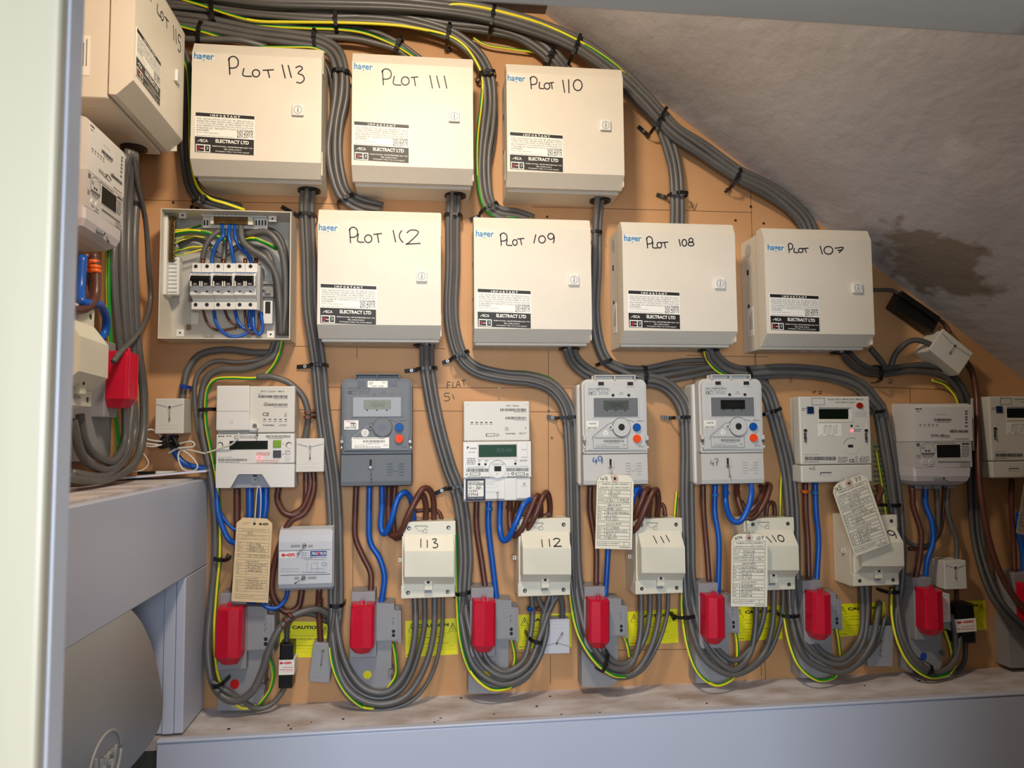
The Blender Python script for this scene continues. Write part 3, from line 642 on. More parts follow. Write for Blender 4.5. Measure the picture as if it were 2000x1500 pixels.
# ------------------------------------------------------------------ seals, wires and screws used on many things
def seal(fr, parent, px, py, d, ln=14, ang=90, m=None):       # sealing wire with a crimped metal ferrule
    k = fr.mb(); a = math.radians(ang); ex, ey = px+ln*math.cos(a), py+ln*math.sin(a)
    k.tube([(px, py, d), (px+ln*.3*math.cos(a)+1.5, py+ln*.3*math.sin(a), d+3), (ex, ey, d+2)], .35, chrome, 5, 3)
    k.tube([(px, py, d), (px+ln*.3*math.cos(a)-1.5, py+ln*.3*math.sin(a), d+2), (ex, ey, d+2)], .35, chrome, 5, 3)
    s = fr.part('seal_wire', k, parent)
    k = fr.mb(); k.tube([(ex, ey, d+2), (ex+5*math.cos(a), ey+5*math.sin(a), d+2)], 1.6, m or chrome, 7, 1); fr.part('seal_ferrule', k, parent)
def sscrew(fr, parent, px, py, d, r=3.2, m=None):
    k = fr.mb(); k.cyl(px, py, r, d-.5, d+1, m or chrome, 14, r*.8); k.stroke([(px-r*.6, py+r*.3), (px+r*.6, py-r*.3)], r*.3, d+1.2, dark); return fr.part('screw', k, parent)
# ------------------------------------------------------------------ radio teleswitch meters (113 dark, 111 and 110 pale). reference: the 113 meter
MR = (668, 741, 805, 948)
def tele_meter(rect, body_m, cover_m, label, dk, win, scr, marks, no):
    fr = Fr('electricity_meter', label, 'meter', rect, 92, MR, 'radio teleswitch meters')
    k = fr.mb(); k.boxw(fr.P(668, 850, 55)[0]-.004, fr.P(803, 850, 55)[0]+.003, -.055, -.001, fr.P(736, 946, 60)[1]-.004, fr.P(736, 748, 60)[1], body_m, .006); base = fr.part('base', k)
    # upper cover: rounded top outline, two steps
    def rr(x0, y0, x1, y1, r, d0, d1, m, k):
        pts = [(x0, y1), (x0, y0+r)]+[(x0+r-r*math.cos(t*math.pi/10), y0+r-r*math.sin(t*math.pi/10)) for t in range(1, 5)]+[(x0+r, y0), (x1-r, y0)]+[(x1-r+r*math.sin(t*math.pi/10), y0+r-r*math.cos(t*math.pi/10)) for t in range(1, 5)]+[(x1, y0+r), (x1, y1)]
        k.poly(pts, d0, d1, m)
    k = fr.mb(); rr(668, 739, 805, 886, 13, 55, 78, body_m, k); rr(671, 742, 802, 881, 11, 78, 86, body_m, k); k.box(668, 881, 804, 887, 78, 84, body_m, 1.5); cov = fr.part('cover', k)
    k = fr.mb(); rr(676, 745, 798, 879, 8, 86, 87.5, cover_m, k); fp = fr.part('front_plate', k)
    k = fr.mb(); k.box(694, 732, 782, 739.5, 62, 66, body_m); k.box(694, 730, 781, 732, 62, 84, body_m, .5); k.box(694, 732, 696, 740, 62, 84, body_m); k.box(779, 732, 781, 740, 62, 84, body_m); k.box(736, 731, 738, 740, 62, 84, body_m); fr.part('hanging_bracket', k, base)
    for x in (706, 768): k = fr.mb(); k.box(x-8, 743, x+8, 754, 87.5, 88.5, body_m, .6); k.box(x-6, 744, x+6, 751, 88.5, 88.8, btnd if dk else dark); fr.part('top_clip', k, fp)
    k = fr.mb()
    if dk:
        k.box(718, 744, 757, 757, 87.5, 88, paper, .3); k.text('RATE', 721, 746, 729, 748.5, 88.3, ink); k.text('E7/7', 721, 749, 728, 751.5, 88.3, ink); k.text('DAY', 747, 746, 754, 748.5, 88.3, ink); k.text('00:30 - 00:00', 726, 753, 749, 755.5, 88.3, ink)
    k.text('RADIO TELEMETER SERIES 3', 679, 756.5, 725, 759.3, 88, gink, .02); k.text('1Ph  2W  50Hz  230V  CL.2', 679, 760.5, 725, 763, 88, gink)
    k.text('CE', 679, 764, 687.5, 769.5, 88, ink, .02); k.frame(689, 764, 695, 769.5, .6, 88, gink); k.text('BS EN 61036', 702, 764, 721, 766.5, 88, gink); k.text('Made in England', 700, 767.2, 722, 769.8, 88, gink)
    k.text('TIME', 745, 764, 752, 766, 88, gink); k.text('SWITCH', 743, 767.5, 753, 769.5, 88, gink)
    k.text('DISPLAY', 781, 820.5, 795, 822.8, 88, gink, .02); k.text('BOOST', 783, 871.5, 795, 873.8, 88, gink, .02)
    fr.part('printing', k, fp)
    for x in (731, 764.5): k = fr.mb(); k.cyl(x, 770.5, 3.2, 87.5, 88.2, cover_m if dk else dark, 14); k.ring(x, 770.5, 3.2, 2.6, 88.4, gink, 14); fr.part('indicator', k, fp)
    # recessed display
    k = fr.mb(); k.box(687, 773.5, 787, 815, 87.5, 88.5, cover_m, 1.5); k.box(689.5, 776, 783, 813.5, 88.5, 89, win, .2); dw = fr.part('display_window', k, fp)
    k = fr.mb(); k.box(710, 781, 763.5, 799.5, 89, 89.3, scr, .1); fr.part('display', k, dw)
    k = fr.mb(); x = 723
    for c in '102642': k.hand(c if c != '1' else 'i', x, 786, x+3.6, 794, 89.5, gink if dk else dark, .7); x += 5
    for x in (717, 736, 755.5): k.box(x-1.5, 800, x+1.5, 802, 89, 89.6, dark)
    fr.part('printing', k, dw)
    # optical port disc on its triangle, buttons
    k = fr.mb(); k.stroke([(684, 860), (686, 853), (718, 829), (730, 824)], .8, 88, gink); k.stroke([(684, 861.5), (687, 854.5), (719, 830.5)], .6, 88, paleg); k.stroke([(761, 819.5), (776, 824)], .8, 88, gink); fr.part('moulded_rib', k, fp)
    k = fr.mb(); k.cyl(747, 834.5, 19.8, 87.5, 88.6, gink, 32); k.cyl(747, 834.5, 19, 87.5, 92, cover_m, 32, 18); k.cyl(724, 834.5, 5, 87.5, 90, cover_m, 14); dsc = fr.part('optical_port', k, fp)
    k = fr.mb(); k.cyl(746.5, 834, 6.8, 92, 92.4, btnd if dk else dark, 20); fr.part('port_window', k, dsc)
    k = fr.mb(); k.cyl(724, 834.5, 1.8, 90, 90.3, dark, 10); fr.part('port_hole', k, dsc)
    for (y, m_) in ((834.5, btnb), (857, btno)): k = fr.mb(); k.cyl(779.5, y, 9.5, 87.5, 88.6, body_m, 24); k.cyl(779.5, y, 8.4, 88.6, 93, m_, 24, 7.8); fr.part('push_button', k, fp, 'blue push button' if m_ is btnb else 'orange push button')
    if dk:
        k = fr.mb(); k.cyl(713, 845.5, 7.6, 87.5, 88.1, offw, 20); k.text('10', 711.5, 842.5, 715, 845, 88.3, gink); k.text('00', 711, 847, 715, 849.3, 88.3, gink); fr.part('round_sticker', k, fp)
        k = fr.mb(); k.box(672, 821, 700, 839, 87.5, 88, paper, .2); k.dashes(676, 823, 693, 824.5, 88.3, redp); k.ring(688, 829, 3.5, 2.6, 88.3, ink, 10); k.ring(692.5, 829, 3.3, 2.4, 88.3, ink, 10); k.stroke([(684, 827), (695, 827)], 1.4, 88.3, ink); k.text('HEATWISE', 674, 833.5, 696, 837, 88.3, ink, .02); fr.part('utility_sticker', k, fp)
    else:
        k = fr.mb(); k.box(673, 822, 699, 832.5, 87.5, 88, paper, .2); k.text('1 RATE', 677, 825, 694, 829, 88.3, ink, .01); fr.part('rate_sticker', k, fp)
        k = fr.mb(); k.box(673, 833, 697, 838.5, 87.5, 88, paper, .2); k.text('HEATWISE', 675, 834, 695, 837.5, 88.3, ink, .02); fr.part('utility_sticker', k, fp)
        k = fr.mb(); k.poly([(710, 843), (714, 840), (719, 844), (719, 849), (714, 853), (709, 849)], 87.5, 88, paper); k.text('10', 712, 843.5, 716.5, 846, 88.3, gink); k.text('00', 712, 848, 716.5, 850.5, 88.3, gink); fr.part('diamond_sticker', k, fp)
    k = fr.mb(); k.box(687, 854.5, 760, 876, 87.5, 88.1, paper if dk else cover_m, .2)
    if not dk: k.frame(687, 854.5, 760, 876, .7, 88.3, gink)
    k.dashes(691, 856, 752, 857.2, 88.3, gink); k.barcode(709, 859.5, 751, 864.5, 88.3, gink, no); k.text('K93M 12134', 718, 865.8, 740, 868, 88.3, gink); k.text('Type 5246/M', 692, 868.5, 716, 870.8, 88.3, gink); k.text('2004', 749, 868.5, 757, 870.8, 88.3, gink); k.dashes(692, 872.3, 743, 873.8, 88.3, gink)
    fr.part('rating_label', k, fp)['kind'] = 'stuff'
    # terminal cover
    k = fr.mb(); k.prof([(886, 60), (888, 82), (940, 84), (948, 82), (950, 55), (950, 20), (886, 20)], 666.5, 803, body_m, dref=84); tc = fr.part('terminal_cover', k)
    k = fr.mb(); k.poly([(717, 915), (717, 898), (719, 894), (724, 892), (729, 894), (731, 898), (731, 915)], 84, 85, body_m); k.box(721.5, 897.5, 726, 915, 85, 85.3, dark); fr.part('screw_slot', k, tc)
    k = fr.mb()
    for i in range(5):
        for x in (756, 779): k.box(x, 904+i*5.5, x+10, 905.5+i*5.5, 84, 84.8, body_m, .3)
    k.cyl(772.5, 914, 7, 84, 84.5, body_m, 16); g = fr.part('moulded_ribs', k, tc); g['kind'] = 'stuff'
    sscrew(fr, tc, 723.5, 913, 86, 3.4); seal(fr, tc, 723.5, 915, 87, 16, 84)
    for x, dx in ((668, -1), (801, 1)):
        k = fr.mb(); k.box(x-2.5, 851, x+3.5, 861, 78, 90, body_m, 1); fr.part('cover_catch', k, cov); sscrew(fr, cov, x, 862.5, 90, 3.6); seal(fr, cov, x, 866, 88, 6, 95 if dx < 0 else 80, white)
    if marks:
        k = fr.mb(); sx = (MR[2]-MR[0])/(rect[2]-rect[0]); sy = (MR[3]-MR[1])/(rect[3]-rect[1])
        for c, a, b, c2, e in marks[0]: k.hand(c, MR[0]+(a-rect[0])*sx, MR[1]+(b-rect[1])*sy, MR[0]+(c2-rect[0])*sx, MR[1]+(e-rect[1])*sy, 84.8, marks[1], marks[2])
        fr.part('handwriting', k, tc)
    return fr
tele_meter(MR, darkg, mat('blue_grey_plate', (116, 121, 126), .55, var=.03, spec=.25), 'dark blue-grey meter with blue and orange buttons, third from the left casing', True, bezel, lcd, None, 13)
tele_meter((1142, 743, 1268, 946), mat('warm_pale_plastic', (198, 196, 190), .4, var=.03), paleg, 'pale grey round-cornered meter with blue handwritten 49 above the hanging card', False, bezd, mat('lcd_mid', (82, 88, 84), .15), ([('4', 1159, 893, 1168, 906), ('9', 1169, 891, 1178, 905)], bink, 1.8), 11)
tele_meter((1373, 742, 1495, 944), MATS['warm_pale_plastic'], paleg, 'pale grey round-cornered meter with small handwritten 47, dark display', False, bezd, lcdd, ([('4', 1389, 899, 1396, 910), ('7', 1397, 896, 1404, 909)], marker, 1.0), 10)
# ------------------------------------------------------------------ the two-part smart meter with comms hub, left
def smart_left():
    fr = Fr('electricity_meter', 'off-white smart meter with comms hub, green button and lit red light, leftmost', 'meter', (421, 753, 578, 955), 62)
    k = fr.mb(); k.box(424, 756, 578, 953, 2, 40, offw, 3); fr.part('base', k)
    k = fr.mb(); k.box(486, 754, 576, 845, 40, 62, offw, 2); hub = fr.part('communications_hub', k)
    k = fr.mb(); k.box(422, 753, 487, 841, 40, 70, white, 2.5); k.stroke([(423, 803), (485.5, 803)], .6, 70.2, gink); hc = fr.part('hub_cover', k)
    k = fr.mb(); k.cyl(453, 823, 3.4, 70, 70.8, offw, 14); fr.part('dimple', k, hc)
    k = fr.mb(); k.poly([(487, 820), (500, 828), (505, 836), (500, 841), (487, 840)], 62, 68, white); lg = fr.part('fixing_lug', k, hc); sscrew(fr, lg, 497, 831.5, 69, 4.4); seal(fr, lg, 501, 834, 68, 13, 85)
    k = fr.mb(); k.text('SKU2 Cellular + Mesh', 509, 762.5, 555, 766, 62.4, gink, .01); k.dashes(504, 769, 512, 770, 62.4, gink); k.barcode(504, 772, 562, 777, 62.4, ink, 3); k.dashes(535, 778, 562, 779, 62.4, gink)
    k.dashes(516, 786, 523, 787, 62.4, gink); k.barcode(515, 788, 562, 793, 62.4, ink, 4); k.dashes(535, 794.5, 562, 795.5, 62.4, gink)
    k.text('CE', 513, 805.5, 525.5, 812.5, 62.4, ink, .01); k.text('X', 556, 806, 560, 810.5, 62.4, ink); k.stroke([(555, 812.5), (560.5, 812.5)], 1, 62.4, ink)
    for i in range(5): k.stroke([(514.5+i*10.3, 819), (519.5+i*10.3, 819)], 1.6, 62.4, ink); k.dashes(514+i*10.3, 822.3, 520.5+i*10.3, 823.6, 62.4, gink)
    k.text('TOSHIBA', 513, 829, 536, 832, 62.4, ink, .02); k.dashes(546, 828.7, 560, 829.7, 62.4, gink); k.dashes(544, 831, 560, 832, 62.4, gink); fr.part('printing', k, hub)
    k = fr.mb(); k.box(422, 847, 575, 905.5, 40, 62, white, 1.5); mt = fr.part('meter_front', k)
    k = fr.mb(); k.box(448, 861, 523, 878, 62, 62.5, black, .2); k.box(449.5, 862.5, 521.5, 877, 62.5, 62.8, lcdk); fr.part('display', k, mt)
    for y, m_, lb in ((867, btng, 'green square button'), (887, btnd, 'slate square button')): k = fr.mb(); k.box(533, y-7.5, 549, y+7, 62, 64.5, m_, 1.2); fr.part('push_button', k, mt, lb)
    for x in (430, 564): k = fr.mb(); k.cyl(x, 869, 6, 62, 62.4, gink, 18); k.cyl(x-(1 if x < 500 else -1), 870.5, 5, 62, 62.8, white, 18); fr.part('screw_recess', k, mt)
    k = fr.mb(); k.cyl(506.5, 893.5, 3.2, 62, 63.6, ledr, 14, 2.5); fr.part('indicator_light', k, mt, 'lit red indicator light')
    k = fr.mb(); k.dashes(426, 851, 438, 853.5, 62.4, ink); k.dashes(442, 850.5, 453, 853, 62.4, gink); k.text('CE', 457, 851, 466, 857, 62.4, ink, .01); k.dashes(469, 851, 505, 856, 62.4, gink, 2); k.barcode(520, 850, 567, 855, 62.4, gink, 5); k.dashes(524, 856, 553, 857.2, 62.4, gink)
    k.dashes(501, 883.5, 528, 889.5, 62.4, redp, 3); k.dashes(501, 898.5, 546, 899.6, 62.4, redp); k.dashes(501, 902, 544, 903.2, 62.4, redp)
    k.text('Property of E.ON', 426, 892, 452, 894.8, 62.4, gink); k.barcode(426, 896, 482, 900.5, 62.4, gink, 6); k.dashes(427, 902, 468, 903.4, 62.4, gink); k.frame(557, 880, 566, 887.5, .7, 62.4, gink); k.stroke([(558, 886.5), (560.5, 882), (565, 882)], .8, 62.4, gink); k.dashes(556, 891, 567, 902, 62.4, paleg, 4); k.text('A', 551.5, 865.5, 554, 868.5, 62.4, gink); k.text('B', 551.5, 886, 554, 889, 62.4, gink)
    fr.part('printing', k, mt)
    k = fr.mb(); k.poly([(421.5, 905.8), (575, 905.8), (575, 951.5), (528, 951.5), (513, 928), (510, 926), (467, 926), (464, 928), (450, 953), (421.5, 953)], 20, 62, white); tc = fr.part('terminal_cover', k)
    k = fr.mb(); k.poly([(450, 952), (464, 928), (467, 926), (510, 926), (513, 928), (528, 952)], 20, 44, mat('recess_grey', (158, 162, 170), .45)); rc = fr.part('screw_recess', k, tc)
    k = fr.mb(); k.cyl(497.5, 937, 6.6, 44, 50, paleg, 18, 5.6); k.box(494, 928, 502, 931, 44, 44.4, dark); fr.part('boss', k, rc); sscrew(fr, rc, 497.5, 937, 51, 4)
smart_left()
# ------------------------------------------------------------------ smart meter above isolator 112
def smart_112():
    fr = Fr('electricity_meter', 'white smart meter with wide green display and dark blue sticker, above isolator 112', 'meter', (905, 783, 1037, 980), 66)
    k = fr.mb(); k.box(906, 785, 1034, 976, 2, 46, offw, 3); fr.part('base', k)
    k = fr.mb(); k.box(905.5, 783.5, 1034.5, 861, 46, 64, offw, 2); hub = fr.part('communications_hub', k)
    k = fr.mb(); k.text('SKU1 Cellular', 989, 790.5, 1014, 794, 64.4, gink, .01); k.barcode(977, 798, 1028, 803, 64.4, ink, 7); k.dashes(1004, 804, 1028, 805.2, 64.4, gink); k.barcode(987, 814, 1028, 819, 64.4, ink, 8); k.dashes(1004, 820, 1028, 821, 64.4, gink)
    for i in range(5): k.stroke([(919.5+i*9.3, 825), (924+i*9.3, 825)], 1.8, 64.4, ink); k.dashes(919+i*9.3, 827.8, 925+i*9.3, 829, 64.4, gink)
    k.text('UK', 986, 834, 993, 837, 64.4, ink); k.text('CA', 986, 838, 994, 841, 64.4, ink); k.text('X', 1025, 834, 1028, 837.5, 64.4, ink); k.text('TOSHIBA', 987, 845.5, 1007, 848.3, 64.4, ink, .02); k.dashes(1014, 845, 1028, 848, 64.4, gink, 2)
    k.dashes(912, 790, 915, 791, 64.4, gink); k.dashes(1027, 789.5, 1029, 790.5, 64.4, gink); fr.part('printing', k, hub)
    k = fr.mb(); k.box(949, 846.5, 967, 852.5, 64, 64.4, gink, .1); k.box(951, 847.5, 966, 851.5, 64.4, 64.7, offw); fr.part('seal_slot', k, hub); sscrew(fr, hub, 972, 849.5, 64, 3.6)
    k = fr.mb(); k.prof([(862, 62), (864, 66), (932, 66), (933, 62), (933, 46), (862, 46)], 905, 1037, white, dref=66); mt = fr.part('meter_front', k)
    k = fr.mb(); k.box(932, 865.5, 1011, 897, 66, 66.6, offw, .2); k.box(935, 868.5, 1009, 892.5, 66.6, 67, lcdg); fr.part('display', k, mt)
    k = fr.mb(); k.box(971, 876, 992, 884, 67, 67.1, mat('lcd_digit', (60, 92, 76), .4)) if 0 else k.text('39.75 kWh', 970, 875.5, 1000, 883, 67.3, mat('lcd_digit', (46, 84, 66), .4)); fr.part('printing', k, mt)
    for y0, y1 in ((864, 878), (879.5, 893)): k = fr.mb(); k.box(1017.5, y0, 1030, y1, 66, 68, white, 1.9, 3); fr.part('push_button', k, mt)
    k = fr.mb(); k.text('F', 912, 872, 916, 877, 66.4, ink, .04); k.text('KAIFA', 918, 874, 931, 877.3, 66.4, gink, .02); k.text('MA120B', 915, 882, 928, 884.5, 66.4, gink); k.dashes(912, 894.5, 929, 907, 66.4, gink, 4); k.dashes(934, 898.5, 941, 901.5, 66.4, gink, 2); k.dashes(947, 898.5, 954, 901.5, 66.4, gink, 2); k.dashes(949, 894.2, 959, 895.4, 66.4, gink); k.dashes(977, 894.2, 990, 895.4, 66.4, gink)
    k.text('BKL21J09003523', 914, 911.2, 946, 914, 66.4, gink); k.barcode(911, 915, 955, 921.5, 66.4, ink, 9); k.text('00-1C-64-00-07-40-DD', 991, 910, 1032, 912.4, 66.4, gink); k.barcode(990, 914, 1033, 920.5, 66.4, ink, 10); k.dashes(1015, 898, 1033, 901, 66.4, gink, 2); k.dashes(1005, 899.5, 1010, 901, 66.4, gink); k.dashes(914, 930.5, 958, 932, 66.4, gink); k.dashes(990, 930, 1030, 931.5, 66.4, gink); k.text('X', 991, 923.5, 995, 928, 66.4, gink); k.ring(1001.5, 925, 3, 1.6, 66.4, gink, 12)
    fr.part('printing', k, mt)
    for x, y in ((935.7, 906.8), (948.2, 906.8), (1006.6, 905.6)): k = fr.mb(); k.cyl(x, y, 2.4, 66, 66.5, dark, 14); fr.part('indicator', k, mt)
    k = fr.mb(); k.cyl(972, 916, 17.5, 66, 66.6, gink, 30); k.cyl(972, 916.6, 17, 66, 67.4, white, 30); k.text('CE M19 1259', 962, 905, 984, 909, 67.7, gink); k.text('T', 970, 924, 972.5, 928.5, 67.7, ink); dsc = fr.part('optical_port', k, mt); dsc['kind'] = 'stuff'
    k = fr.mb(); k.box(965.5, 910.5, 979, 920.5, 67.4, 67.9, dark, .2); fr.part('port_window', k, dsc)
    for x0, x1, xs in ((918, 938, 912), (1007, 1025, 1030)): k = fr.mb(); k.box(x0, 923, x1, 928.5, 66, 66.4, gink); k.box(x0+1.5, 924, x1-1.5, 927.5, 66.4, 66.7, white); fr.part('seal_slot', k, mt); sscrew(fr, mt, xs, 926.5, 66, 3)
    k = fr.mb(); k.prof([(933.5, 62), (974, 62), (978, 56), (979, 46), (979, 20), (933.5, 20)], 906, 1036, white, dref=62); tc = fr.part('terminal_cover', k)
    k = fr.mb(); k.box(985, 934, 1009, 977, 62, 65, white, 2); fr.part('clip', k, tc)
    k = fr.mb(); k.frame(947, 937.5, 970, 952, .4, 62.4, paleg); k.dashes(949, 939.5, 967, 947, 62.4, paleg, 3); k.dashes(949, 959.5, 968, 962.5, 62.4, paleg, 2); k.stroke([(1024, 942), (1019, 950), (1029, 950), (1024, 942)], .5, 62.4, gink); k.text('!', 1023.3, 943.5, 1024.6, 949, 62.4, ink, .02); fr.part('printing', k, tc)
    k = fr.mb(); k.box(909.5, 935, 948, 978, 62, 62.6, navy, .3); st = fr.part('blue_sticker', k, tc)
    k = fr.mb(); k.box(913.5, 939, 944.5, 970, 62.6, 62.9, paper); k.dashes(915, 940.3, 937, 941.6, 63.2, ink); k.text('octopus energy', 914, 971.5, 943, 974.5, 63.2, paleg, .01)
    for y, t in ((943, '0319120020'), (950.5, '10 1 2021'), (957, '14391'), (963.5, '23948')):
        x = 915
        for c in t:
            if c != ' ': k.hand(c, x, y, x+2.4, y+4.6, 63.2, ink, .8)
            x += 2.95 if len(t) > 6 else 4
    fr.part('handwriting', k, st)
    sscrew(fr, tc, 972, 962.5, 62, 3.2); seal(fr, tc, 972, 966, 63, 8, 90)
smart_112()
# ------------------------------------------------------------------ single phase meters with red and blue buttons (109, and 107 cut by the frame)
SR = (1564, 775, 1702, 941)
def single(rect, label, card, seed):
    fr = Fr('electricity_meter', label, 'meter', rect, 62, SR, 'single phase meters')
    k = fr.mb(); k.boxw(fr.P(1558, 860, 30)[0]-.002, fr.P(1698, 860, 30)[0], -.034, -.001, fr.P(1633, 938, 30)[1], fr.P(1633, 777, 30)[1]+.002, offw, .003); fr.part('base', k)
    k = fr.mb(); k.box(1562, 774, 1701, 907, 34, 62, offw, 3); fc = fr.part('cover', k)
    k = fr.mb(); k.box(1565, 908, 1704, 942, 20, 61.6, offw, 3); tc = fr.part('terminal_cover', k)
    k = fr.mb(); k.frame(1585, 777, 1611, 791.5, .9, 62.3, paleg); k.frame(1586, 778, 1610, 790.5, .6, 62.4, gink); k.dashes(1566, 797, 1575, 802, 62.3, gink, 2)
    k.text('Single Phase Multi Rate Meter', 1617, 778, 1686, 782.3, 62.4, gink, .01); k.text('Smart Meter Engine', 1632, 784, 1671, 788, 62.4, gink, .01); k.dashes(1672, 831.5, 1678, 833, 62.4, gink); k.dashes(1668, 838, 1682, 843, 62.4, gink, 2)
    k.text('Property of E.ON', 1571.5, 886.5, 1599, 889.4, 62.4, gink); k.barcode(1572, 892, 1633, 899, 62.4, ink, seed); k.dashes(1571, 901.5, 1600, 903, 62.4, gink); k.dashes(1637, 892.5, 1656, 903, 62.4, gink, 4); k.text('CE', 1659, 896.5, 1668.5, 903, 62.4, ink, .02); k.frame(1671, 892.5, 1675, 896, .7, 62.4, gink); k.frame(1671, 899, 1675, 902.5, .7, 62.4, gink); k.stroke([(1680, 899), (1683, 890), (1687, 893), (1698, 892)], .8, 62.4, gink); k.dashes(1679, 895, 1698, 902.5, 62.4, gink, 3)
    fr.part('printing', k, fc)
    k = fr.mb(); k.cyl(1680.5, 792, 6.2, 62, 66, btnr, 20, 5.6); fr.part('push_button', k, fc, 'dark red round button')
    k = fr.mb(); k.box(1576.5, 794, 1590, 808, 62, 65, btnn, 1.5); fr.part('push_button', k, fc, 'navy square button')
    k = fr.mb(); k.box(1598, 794, 1666, 824, 62, 62.6, offw, .2); k.poly([(1599, 795), (1665, 796), (1658, 800), (1600, 799)], 62.6, 62.9, midg); k.poly([(1658, 800), (1665, 796), (1665, 823), (1657, 818)], 62.6, 63.4, white); k.poly([(1599, 824), (1600, 818.5), (1657, 818.5), (1665, 824)], 62.6, 63.2, cream); bz = fr.part('display_frame', k, fc)
    k = fr.mb(); k.box(1599.5, 799, 1657, 818.5, 62.7, 63, lcdk); fr.part('display', k, bz)
    k = fr.mb(); k.box(1598, 828, 1644, 852, 62, 62.5, paper, .1)
    k.text('500 1996 - 170', 1610, 830.5, 1636, 833, 62.8, ink)
    for i, t in enumerate(('Mo 01:15 - 08:15', 'Tu 13:15 - 16:15', 'We 17:15 - 23:30', 'Th 17:15 - 23:30', 'Fr 13:15 - 16:30')): k.text(t, 1608.5, 834+i*2.9, 1635.5, 836+i*2.9, 62.8, ink)
    k.dashes(1603, 849.3, 1607, 850.5, 62.8, gink); k.dashes(1615, 849.3, 1630, 850.5, 62.8, gink); fr.part('rate_sticker', k, fc)['kind'] = 'stuff'
    k = fr.mb(); k.box(1669.5, 803, 1692, 814, 62, 62.4, paleg, .1); fr.part('blank_sticker', k, fc)
    k = fr.mb(); k.cyl(1663.3, 831.8, 2.4, 62, 62.5, dark, 12); fr.part('indicator', k, fc)
    k = fr.mb(); k.cyl(1664.3, 841, 2.4, 62, 62.7, ledr if card else dark, 12); fr.part('indicator_light', k, fc, 'lit red indicator light' if card else None)
    k = fr.mb(); k.ring(1663.5, 871, 16.5, 15.6, 62.4, paleg, 30, 20, 150); k.ring(1663.5, 871, 16.2, 15.5, 62.5, gink, 24, 190, 300); k.box(1656.5, 868.5, 1666.5, 874, 62, 62.5, dark, .2); fr.part('optical_port', k, fc)['kind'] = 'stuff'
    for x in (1573.5, 1692.5):
        k = fr.mb(); k.poly([(x-.3, 824), (x+.3, 824), (x+2.5, 840), (x-2.5, 840)], 62, 62.4, cream); k.cyl(x, 841, 3.2, 62, 64, dark, 12); k.box(x-3, 845, x+2, 863.5, 62, 62.4, dark); fr.part('seal_slot', k, fc); seal(fr, fc, x, 842, 64, 16, 92)
    k = fr.mb(); k.box(1602, 922, 1624, 928, 61.6, 62.2, gink, .2); k.box(1603.5, 924.5, 1624, 928, 62.2, 62.4, offw); fr.part('seal_slot', k, tc)
    k = fr.mb()
    if card: k.hand('4', 1581, 912, 1587, 918, 62, gink, .9); k.hand('5', 1588, 911, 1592, 918, 62, gink, .9); fr.part('handwriting', k, tc)
    return fr
single(SR, 'off-white flat meter with dark display, navy and red buttons, above isolator 109', True, 21)
single((1936, 775, 2058, 932), 'off-white flat meter cut by the right photo edge behind a brown cable', False, 22)
